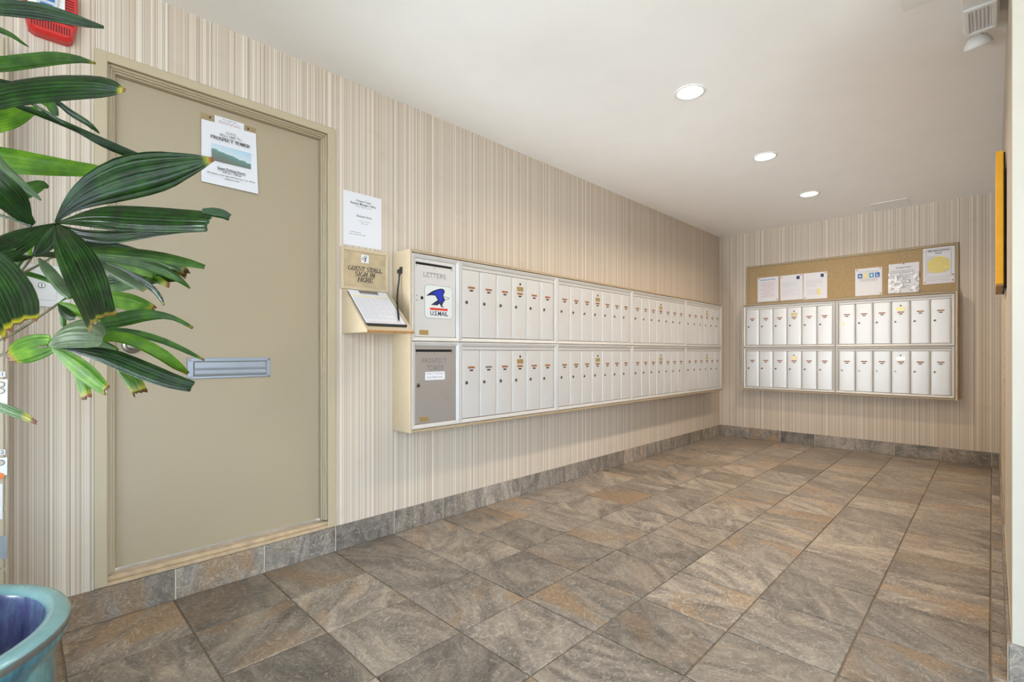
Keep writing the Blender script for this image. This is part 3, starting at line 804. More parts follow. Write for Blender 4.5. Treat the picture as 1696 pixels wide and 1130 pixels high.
for i, mt in enumerate(('ink_blue', 'yellow_ink', 'teal_ink', 'ink_blue')):
    mb = MB(); x = .022 + i * .047; mb.quad(x, x + .038, h - .098, h - .052, PZ); ic = obj('icon_square', mb, M[mt], r)
    mb = MB()
    if i == 0: mb.prism(arc(x + .019, h - .084, .010, .018, 0, 180, 8), PZ + .0002, PZ + .0005)
    elif i == 1: mb.prism(arc(x + .019, h - .075, .010, .010, 0, 330, 10), PZ + .0002, PZ + .0005)
    elif i == 2: mb.prism([(x + .013, h - .086), (x + .025, h - .086), (x + .027, h - .070), (x + .019, h - .062), (x + .011, h - .070)], PZ + .0002, PZ + .0005)
    else: mb.prism([(x + .010, h - .088), (x + .030, h - .088), (x + .030, h - .082), (x + .017, h - .078), (x + .015, h - .062), (x + .010, h - .062)], PZ + .0002, PZ + .0005)
    obj('icon', mb, M['sheet'], r)
mb = MB(); lines(mb, .02, w - .02, h - .044, h - .026, 2, PZ, .0018, 9, True); lines(mb, .02, w - .02, h - .135, h - .104, 3, PZ, .0022, 10, True, .8); stuff(obj('printed_text', mb, M['ink_grey'], r))
r, w, h = notice('crumpled notice in a shiny plastic sleeve, between the icon notice and fire plan', -.720, -.491, 1.577, 1.862, .0, 'sheet', pins=((.5, .98),))
mb = MB(); write(mb, 'Prospect Tower', w / 2, h - .040, PZ, .020, bold=.01, width=.115); lines(mb, .02, w - .02, h - .098, h - .062, 4, PZ, .002, 12); obj('heading', mb, M['ink_grey'], r)
mb = MB(); lines(mb, .03, w - .03, .04, h - .11, 9, PZ, .004, 13, fill=.8); stuff(obj('printed_text', mb, M['ink_grey'], r))
mb = MB(); n = 10; m2 = 8; rr = random.Random(5)
hh = [[.007 + rr.uniform(0, .010) for i in range(n + 1)] for j in range(m2 + 1)]
for j in range(m2 + 1):
    for i in range(n + 1): mb.v.append((-.004 + (w + .008) * i / n, .000 + (h * .68) * j / m2 + (rr.uniform(-.004, .004) if j == 0 else 0), hh[j][i]))
for j in range(m2):
    for i in range(n):
        if rr.random() < .62: mb.face((j * (n + 1) + i, j * (n + 1) + i + 1, (j + 1) * (n + 1) + i + 1, (j + 1) * (n + 1) + i))
sl = obj('plastic_sleeve', mb, M['sleeve'], r, smooth=1.2)
sd = sl.modifiers.new('thickness', 'SOLIDIFY'); sd.thickness = .0004
r, w, h = notice('fire evacuation plan with a yellow disc, at the right end of the cork board', -.463, -.242, 1.641, 1.976, .0, pins=((.06, .05), (.94, .07), (.95, .22)))
mb = MB(); write(mb, 'FIRE EVACUATION', w / 2, h - .030, PZ + .0003, .021, bold=.012, width=.150); write(mb, 'PLAN', w / 2, h - .054, PZ + .0003, .019, bold=.014, width=.042); obj('heading', mb, M['ink'], r)
mb = MB(); mb.prism(arc(w / 2 + .002, h * .55, .082, .080, 0, 350, 24) if False else arc(w / 2, h * .52, .080, .078, -10, 190, 18) + arc(w / 2, h * .44, .078, .050, 190, 350, 14), PZ - .0016, PZ - .0006); obj('yellow_disc', mb, M['yellow_ink'], r)
mb = MB(); border(mb, .022, w - .022, .062, h - .014, PZ, .0016); lines(mb, .03, w - .03, .10, h - .075, 11, PZ, .0024, 15, fill=.95); lines(mb, .02, w - .02, .018, .05, 3, PZ, .0014, 16); stuff(obj('printed_text', mb, M['ink_grey'], r))

# ------------------------------------------------------------------ papers on the door and wall
r = thing('acrylic_sign_holder', 'clear acrylic holder with welcome sheet screwed to the tan door', 'sign', (LW - .0598, .541, 1.728), ROT_LEFT)
obj('holder', MB().box(0, .2195, .006, .306, .0003, .0035, .001), M['acrylic'], r)
mb = MB(); mb.v += [(.001, .008, .006), (.226, .004, .011), (.2175, .281, .006), (.001, .276, .006), (.001, .008, .0068), (.226, .004, .0118), (.2175, .281, .0068), (.001, .276, .0068)]
for q in ((0, 3, 2, 1), (4, 5, 6, 7), (0, 1, 5, 4), (1, 2, 6, 5), (2, 3, 7, 6), (3, 0, 4, 7)): mb.face(q)
ws = obj('welcome_sheet', mb, M['sheet'], r)
zt2 = .0124
mb = MB(); caps(mb, 'ALOHA', .113, .2440, zt2, .0100, .040); caps(mb, 'WELCOME TO', .112, .2295, zt2, .0110, .086); obj('lettering', mb, M['ink_grey'], ws)
mb = MB(); caps(mb, 'PROSPECT TOWER', .112, .2105, zt2, .0135, .156, .19, .07); obj('lettering', mb, M['ink'], ws)
ph = MB(); ph.box(-.0785, .0785, -.036, .036, 0, .0005); obj('landscape_picture', ph, M['photo'], ws, (.1165, .1455, zt2 - .0006))
mb = MB(); write(mb, 'Guest Parking Hours:', .116, .081, zt2, .0155, bold=.012, width=.113); mb.box(.060, .172, .0725, .0735, zt2, zt2 + .0002); write(mb, '6:00 am - 1:00 am', .118, .0665, zt2, .0115, bold=.008, width=.076); write(mb, 'All visitors must sign parking log or car will be', .117, .0525, zt2, .0105, width=.192); write(mb, 'subject to tow.', .118, .0395, zt2, .0105, width=.060); obj('lettering', mb, M['ink'], ws)
mb = MB(); mb.box(.051, .1685, .255, .3105, .0038, .0046); tb = obj('card', mb, M['sheet'], r)
mb = MB(); lines(mb, .075, .145, .298, .306, 1, .0050, .0028, 2, True, 1); lines(mb, .068, .152, .288, .296, 1, .0050, .0024, 3, True, 1); obj('printed_text', stuff and mb, M['ink_grey'], tb)
mb = MB(); lines(mb, .066, .154, .281, .288, 1, .0050, .0024, 4, True, 1); obj('printed_text', mb, M['ink_red'], tb)
for sx in (.034, .186): obj('screw', MB().disc(sx, .2935, .004, .0034, .0055, 10), M['black'], r)

r = thing('office_hours_sheet', 'white office hours sheet taped to the striped wall above the sign-in board', 'notice', (LW, 1.156, 1.5565), ROT_LEFT)
obj('paper', MB().box(0, .2165, 0, .2775, .0006, .0014), M['sheet'], r)
mb = MB(); write(mb, 'Prospect Tower', .113, .238, .0018, .0165, bold=.012, width=.083); write(mb, "Resident Manager's Office", .111, .222, .0018, .0165, bold=.012, width=.145); write(mb, 'Business Hours', .116, .159, .0018, .0160, bold=.012, width=.085); obj('lettering', mb, M['ink'], r)
mb = MB(); write(mb, 'Resident Manager and Security', .112, .209, .0018, .0095, width=.092); write(mb, 'Monday through Friday', .117, .135, .0018, .0095, width=.066); write(mb, '8:00 - 4:00', .117, .1225, .0018, .0095, width=.036); lines(mb, .032, .096, .068, .075, 1, .0018, .003, 7, False, 1); lines(mb, .032, .126, .057, .064, 1, .0018, .003, 8, False, 1); obj('printed_text', mb, M['ink_grey'], r)

# sign-in station
r = thing('guest_sign_board', 'tan-framed parchment board reading guest stall sign in here', 'sign', (LW, 1.138, 1.3255), ROT_LEFT)
W_, H_ = .2735, .2175; t_ = .017
mb = MB(); mb.box(0, t_, 0, H_, .001, .016, .003); mb.box(W_ - t_, W_, 0, H_, .001, .016, .003); mb.box(t_ - .002, W_ - t_ + .002, H_ - t_, H_, .001, .016, .003); mb.box(t_ - .002, W_ - t_ + .002, 0, t_, .001, .016, .003)
obj('board_frame', mb, M['cream'], r)
obj('parchment', MB().box(t_ - .003, W_ - t_ + .003, t_ - .003, H_ - t_ + .003, .001, .009), M['parch'], r)
mb = MB()
for tx, y, wd in (('GUEST STALL', .1145, .192), ('SIGN IN', .0865, .112), ('HERE', .0585, .084)):
    caps(mb, tx, .1365, y, .0093, .0200, wd, .19, .085, True, .10, .16)
    mb.quad(.1365 - wd * .51, .1365 + wd * .51, y - .0134, y - .0122, .0093)
obj('lettering', mb, M['ink'], r)
em = obj('emblem_card', MB().box(.113, .155, .147, .189, .009, .0096), M['sheet'], r)
mb = MB(); mb.tube([(.122, .176, .0100), (.119, .168, .0100), (.123, .161, .0100), (.130, .168, .0100), (.129, .180, .0100), (.137, .184, .0100), (.145, .180, .0100), (.140, .172, .0100), (.134, .171, .0100), (.133, .158, .0100), (.130, .151, .0100)], .0014, 5); mb.tube([(.137, .176, .0100), (.138, .164, .0100), (.136, .153, .0100)], .0016, 5)
obj('emblem', mb, M['ink'], em)

r = thing('sign_in_shelf', 'sloping cream wall shelf under the guest sign, holding a clipboard', 'shelf', (LW, 1.1505, 1.0985), ROT_LEFT)
SW = .2615
def side(x0, x1):
    m_ = MB(); m_.prism([(0, .001), (0, .2545), (.252, .012), (.252, .001)][::-1] if False else [(0, .001), (0, .252), (.246, .012), (.212, .016), (.224, .227)], x0, x1, (2, 1, 0)) if False else m_.prism([(.001, 0), (.252, 0), (.252, .010), (.020, .2245), (.001, .2265)], x0, x1, (2, 1, 0)); return m_
obj('side_panel', side(0, .010), M['cream'], r); obj('side_panel', side(SW - .010, SW), M['cream'], r)
m_ = MB(); m_.prism([(.010, .222), (.020, .2245), (.252, .010), (.252, .002), (.245, .002), (.010, .2175)], .0102, SW - .0102, (2, 1, 0)); obj('sloping_top', m_, M['cream'], r)
obj('front_edge', MB().box(-.001, SW + .001, -.001, .0105, .252, .2565, .0015), M['nosing'], r)
obj('bottom_panel', MB().box(.0102, SW - .0102, 0, .008, .001, .2445), M['cream'], r)

# clipboard lies on the slope: frame with x across, y up the slope, z off the slope
sl_d = Vector((-.232, 0, .2145)).normalized()
nrm = Vector((.2145, 0, .232)).normalized()
ROT_SL = Matrix(((0, sl_d.x, nrm.x), (1, sl_d.y, nrm.y), (0, sl_d.z, nrm.z))).to_4x4()
base_pt = Vector((LW + .252, 0, 1.0985 + .0105))
P0 = base_pt + sl_d * .028 + nrm * .0008
r = thing('clipboard', 'black clipboard with a ruled guest log on the sloping shelf', 'clipboard', (P0.x, 1.1620, P0.z), ROT_SL)
obj('board', MB().prism(rrect(0, .2270, 0, .2790, .012), 0, .004), M['black'], r)
sh = obj('log_sheet', MB().box(.001, .2230, .0180, .2800, .0041, .0050), M['sheet'], r)
mb = MB(); lines(mb, .05, .18, .262, .276, 2, .0053, .0022, 3, True); lines(mb, .012, .212, .050, .222, 22, .0053, .0020, 4, False, .95); stuff(obj('printed_text', mb, M['ink_pale'], sh))
mb = MB()
for x in (.012, .040, .085, .120, .150, .185, .212): mb.quad(x, x + .0008, .045, .226, .0052)
for i in range(23): mb.quad(.012, .2125, .045 + i * .0079, .0455 + i * .0079, .0052)
stuff(obj('ruled_lines', mb, M['ink_pale'], sh))
mb = MB(); mb.quad(.012, .212, .2275, .2345, .0052); obj('heading_bar', mb, M['yellow_ink'], sh)
mb = MB(); lines(mb, .02, .205, .026, .034, 1, .0053, .0020, 9, True, 1); obj('printed_text', mb, M['ink_red'], sh)
mb = MB(); mb.box(.060, .165, .262, .276, .005, .0065, .0006); mb.tube([(.062, .262, .007), (.062, .252, .008), (.163, .252, .008), (.163, .262, .007)], .0016, 6); mb.tube([(.060, .270, .0075), (.165, .270, .0075)], .003, 8)
obj('clip', mb, M['steel'], r)

r = thing('tethered_pen', 'black pen on a cord hung from the side of the mailbox cabinet', 'pen', (-2.262, 1.4405, 1.440))
mb = MB(); mb.box(-.0085, .0085, -.010, -.0004, -.014, .022, .002); mb.box(-.028, -.0085, -.012, -.0004, -.010, .010, .002); mb.box(-.005, .005, -.018, -.009, -.028, .004, .002)
obj('holder', mb, M['black'], r)
mb = MB(); pts = [(0, -.014, -.024), (-.004, -.017, -.070), (-.004, -.022, -.110), (.004, -.030, -.145), (.014, -.036, -.170)]
mb.tube(pts, [.0042, .0046, .0046, .0046, .0040], 8); obj('cord', mb, M['black'], r, smooth=.8)
a = Vector((.024, -.041, -.186)); tipp = Vector((.1185, -.091, -.2795))
mb = MB(); dd = (tipp - a)
mb.tube([a, a + dd * .1, a + dd * .55, a + dd * .62, a + dd * .86, a + dd * .94, tipp], [.0035, .0048, .0050, .0050, .0046, .0030, .0008], 10); pen = obj('pen_barrel', mb, M['black'], r, smooth=.8)
mb = MB(); mb.tube([(.014, -.036, -.168), (.018, -.039, -.178), a], [.004, .0055, .0045], 8); obj('knot', mb, M['black'], r, smooth=.8)
mb = MB(); mb.tube([(.004, -.006, -.020), (.010, -.005, -.10), (.022, -.006, -.20), (.030, -.010, -.225), (.034, -.020, -.215), (.020, -.036, -.178)], .0012, 6); obj('string', mb, plain('tan_string', srgb(150, 128, 96), .8), r, smooth=.8)

# ------------------------------------------------------------------ ceiling fittings
GD = 'recessed ceiling downlights in a row'
for (x, y, lab) in ((-1.157, 2.533, 'round lit downlight nearest the camera, largest of the three in the ceiling row'), (-1.155, 3.739, 'round lit downlight in the middle of the ceiling row'), (-1.150, 4.897, 'round lit downlight nearest the back wall, smallest of the ceiling row')):
    r = thing('recessed_downlight', lab, 'light', (x, y, CEIL), ROT_DOWN, GD)
    obj('trim_ring', MB().lathe([(.064, .0005), (.081, .0005), (.081, .003), (.076, .0055), (.066, .0055), (.064, .003), (.064, .0005)], 40), M['white'], r, smooth=.6)
    obj('lamp_lens', MB().disc(0, 0, .0655, .0006, .0040, 32), M['lamp'], r)
    ld = bpy.data.lights.new('downlight', 'AREA'); ld.shape = 'DISK'; ld.size = .12; ld.energy = LAMP_WATTS; ld.color = LAMP_COL; ld.spread = math.radians(150)
    lo = bpy.data.objects.new('downlight_beam', ld); COL.objects.link(lo); lo.parent = r; lo.location = (0, 0, .0075); lo.rotation_euler = (PI, 0, 0)

r = thing('access_panel', 'white ceiling access panel cut off by the top edge of the photo', 'panel', (-.258, 2.552, CEIL), ROT_DOWN, 'ceiling access panels')
obj('panel', MB().box(0, .225, 0, .36, .0004, .006, .002), M['white'], r)
r = thing('access_panel', 'white ceiling access panel close to the back wall', 'panel', (-.824, 5.950, CEIL), ROT_DOWN, 'ceiling access panels')
obj('panel', MB().box(0, .280, 0, .305, .0004, .006, .002), M['white'], r)

r = thing('emergency_light', 'white twin-head emergency light on the ceiling in the top right corner', 'light', (-.030, 2.66, CEIL), ROT_DOWN)
# local: x right, y toward the entrance, z down
obj('housing', MB().box(-.058, .052, -.185, .215, .0006, .046, .006), M['white'], r)
hd = obj('lamp_head', (lambda m: (m.box(-.052, .046, -.178, -.163, .0465, .058, .003), m.box(-.052, .046, .015, .035, .0465, .058, .003), m.box(-.052, -.036, -.164, .016, .0465, .058, .003), m.box(.030, .046, -.164, .016, .0465, .058, .003), m)[-1])(MB()), M['white'], r)
obj('prismatic_lens', MB().box(-.038, .032, -.165, .017, .0465, .050, .001), M['lens'], hd)
m_ = MB()
for i in range(6): m_.box(-.034 + i * .0115, -.0275 + i * .0115, -.158, .010, .0501, .0545, .0015)
stuff(obj('lens_ribs', m_, M['lens'], hd))
h2 = obj('lamp_head', MB().lathe([(.0005, -.046), (.016, -.0435), (.031, -.035), (.043, -.018), (.048, 0), (.046, .004), (.0005, .004)], 32), M['white'], r, (-.012, -.255, .074), smooth=.7)
nd = Vector((.10, -.41, .90)).normalized()
h2.rotation_euler = nd.to_track_quat('Z', 'Y').to_euler()
obj('swivel', MB().tube([(0, -.176, .030), (-.008, -.225, .036), (-.012, -.245, .048)], .009, 10), M['white'], r)

# ------------------------------------------------------------------ on the right wall
r = thing('yellow_board', 'tall yellow board seen edge-on, hung on the right wall', 'sign', (.0430, 3.20, 1.300))
obj('board', MB().box(-.0315, -.0075, -.20, .24, 0, .580, .002), [M['yellow']], r)
obj('dark_strip', MB().box(-.0070, -.0015, -.19, .23, -.012, .575), M['dark'], r)  # dark strip filling the gap between board and wall
obj('bottom_strip', MB().box(-.0315, -.0075, -.20, .24, -.0085, -.0002), M['brown'], r)
obj('hook', MB().tube([(-.010, -.19, -.006), (-.006, -.195, -.020), (.000, -.19, -.016)], .0028, 6), M['black'], r)

# ------------------------------------------------------------------ left end: lockers, key plate, fire alarm
r = thing('locker_cabinet', 'tall tan enamel locker cabinet at the left edge, doors numbered', 'locker', (LW, -.930, .055), ROT_LEFT)
obj('body', MB().box(0, .902, 0, 1.950, .001, .150, .004), M['locker'], r)
rows = [(.020, .262), (.270, .450), (.458, .770), (.778, 1.150), (1.158, 1.540), (1.548, 1.935)]
for ci in range(2):
    for (z0, z1) in rows:
        obj('locker_door', MB().box(.010 + ci * .445, .447 + ci * .445, z0, z1, .150, .157, .003), M['locker'], r)
def lockplate(z0, z1, mat, btn):
    pl = obj('lock_plate', MB().box(.800, .899, z0, z1, .1572, .160, .001), M[mat], r)
    for bz in btn:
        obj('button', MB().disc(.884, bz, .009, .160, .1665, 16, .002), M['steel'], pl)
    return pl
lockplate(.780, .862, 'white', (.846, .826))
lockplate(.560, .618, 'alu_grey', (.602,))
lockplate(1.455, 1.505, 'white', (1.480,))
for tx, z in (('51', .8775), ('52', .6335)):
    lab = obj('number_label', MB().box(.842, .894, z - .0085, z + .0085, .1572, .1582), M['sheet'], r)
    m_ = MB(); write(m_, tx, .8835, z, .1585, .016); obj('lettering', m_, M['ink'], lab)
obj('copper_tag', MB().disc(.882, .561, .010, .1605, .164, 14), plain('copper', srgb(196, 112, 62), .35, .8), r)
obj('paper_tag', MB().box(.855, .888, .425, .535, .1572, .1580), M['sheet'], r)
obj('patch', MB().box(.80, .8985, .300, .372, .1572, .1585), plain('grey_blue_patch', srgb(140, 146, 152), .6, noise=.1), r)

r = thing('key_switch_plate', 'square aluminium key plate on the striped wall behind the palm leaves', 'plate', (LW, -.0135, 1.160), ROT_LEFT)
obj('plate', MB().box(0, .137, 0, .148, .0006, .006, .0015), M['alu'], r)
ip = obj('cover', MB().box(.026, .100, .024, .126, .006, .008, .001), M['alu'], r)
kl = obj('key_lock', MB().disc(.0625, .0745, .0095, .008, .012, 20, .002), M['steel'], r)
obj('keyway', MB().box(.0610, .0640, .0690, .0800, .012, .0125), M['dark'], kl)

r = thing('fire_alarm', 'red fire alarm horn strobe high on the wall, cut by the top edge', 'alarm', (LW, .072, 2.190), ROT_LEFT)
def alarm_poly(s, dy=0):
    return [(x * s, y * s + dy) for x, y in ((-.056, -.084), (-.040, -.094), (.040, -.094), (.056, -.084), (.070, -.020), (.070, .070), (.058, .090), (-.058, .090), (-.070, .070), (-.070, -.020))]
m_ = MB(); a_, b_, c_ = alarm_poly(1.0), alarm_poly(1.0), alarm_poly(.90)
o = 0; n = len(a_)
for poly, z in ((a_, .001), (b_, .034), (c_, .048)): m_.v += [(p[0], p[1], z) for p in poly]
for lv in range(2):
    for i in range(n): j = (i + 1) % n; m_.face((lv * n + i, lv * n + j, (lv + 1) * n + j, (lv + 1) * n + i))
m_.face([2 * n + i for i in range(n)]); m_.face([i for i in range(n)][::-1])
obj('housing', m_, M['red'], r)
m_ = MB()
for i in range(15):
    x = -.050 + i * .0068
    m_.box(x, x + .0032, -.076, -.050, .0475, .0486)
for i in range(10): m_.box(.030, .058, -.040 + i * .0095, -.036 + i * .0095, .0475, .0486)
stuff(obj('sound_slots', m_, M['red_dark'], r))
m_ = MB(); m_.prism(arc(-.012, -.012, .046, .034, 180, 360, 14) + [(.034, .074), (-.058, .074)], .0476, .054); obj('strobe_surround', m_, M['white'], r)
m_ = MB(); m_.prism([(-.034, -.022), (.012, -.022), (.020, .060), (-.042, .060)], .053, .070); obj('strobe_lens', m_, M['strobe'], r)
m_ = MB(); m_.box(-.030, .008, .010, .022, .0701, .0706); m_.box(-.028, .004, -.008, .000, .0701, .0706); obj('bulb_mark', m_, M['ink_blue'], r)

# ------------------------------------------------------------------ pot and palm
PX, PY = -1.384, -.197
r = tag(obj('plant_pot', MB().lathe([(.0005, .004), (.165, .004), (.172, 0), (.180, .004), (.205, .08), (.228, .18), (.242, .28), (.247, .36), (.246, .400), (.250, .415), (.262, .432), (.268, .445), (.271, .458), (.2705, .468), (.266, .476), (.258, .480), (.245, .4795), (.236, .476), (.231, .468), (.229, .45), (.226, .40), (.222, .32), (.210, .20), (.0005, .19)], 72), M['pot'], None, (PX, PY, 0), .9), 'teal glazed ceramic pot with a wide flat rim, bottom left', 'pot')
m_ = MB(); m_.disc(0, 0, .2185, .200, .318, 36, .006); so = obj('potting_soil', m_, M['soil'], r)
palm = thing('lady_palm', 'green lady palm with brown-tipped fan leaves rising from the teal pot', 'plant', (PX, PY, .316))
PB = Vector((PX, PY, .316))
def cane(b, t, rr_, name='cane'):
    b, t = Vector(b), Vector(t)
    pts = [b.lerp(t, q) + Vector((.012 * math.sin(9 * q + b.x * 40), .012 * math.cos(7 * q + b.y * 30), 0)) * math.sin(PI * q) for q in [i / 9 for i in range(10)]]
    return obj(name, MB().tube([p - PB for p in pts], [rr_ * (1.15 - .35 * i / 9) for i in range(10)], 9), M['cane'], palm, smooth=.8)
cane((-1.40, -.17, .3185), (-1.440, -.115, 1.06), .013)
cane((-1.33, -.22, .3185), (-1.375, -.165, 1.33), .013)
cane((-1.45, -.25, .3185), (-1.520, -.180, .95), .012)
cane((-1.36, -.13, .3185), (-1.470, -.090, .88), .011)
cane((-1.43, -.30, .3185), (-1.500, -.380, 1.15), .012)
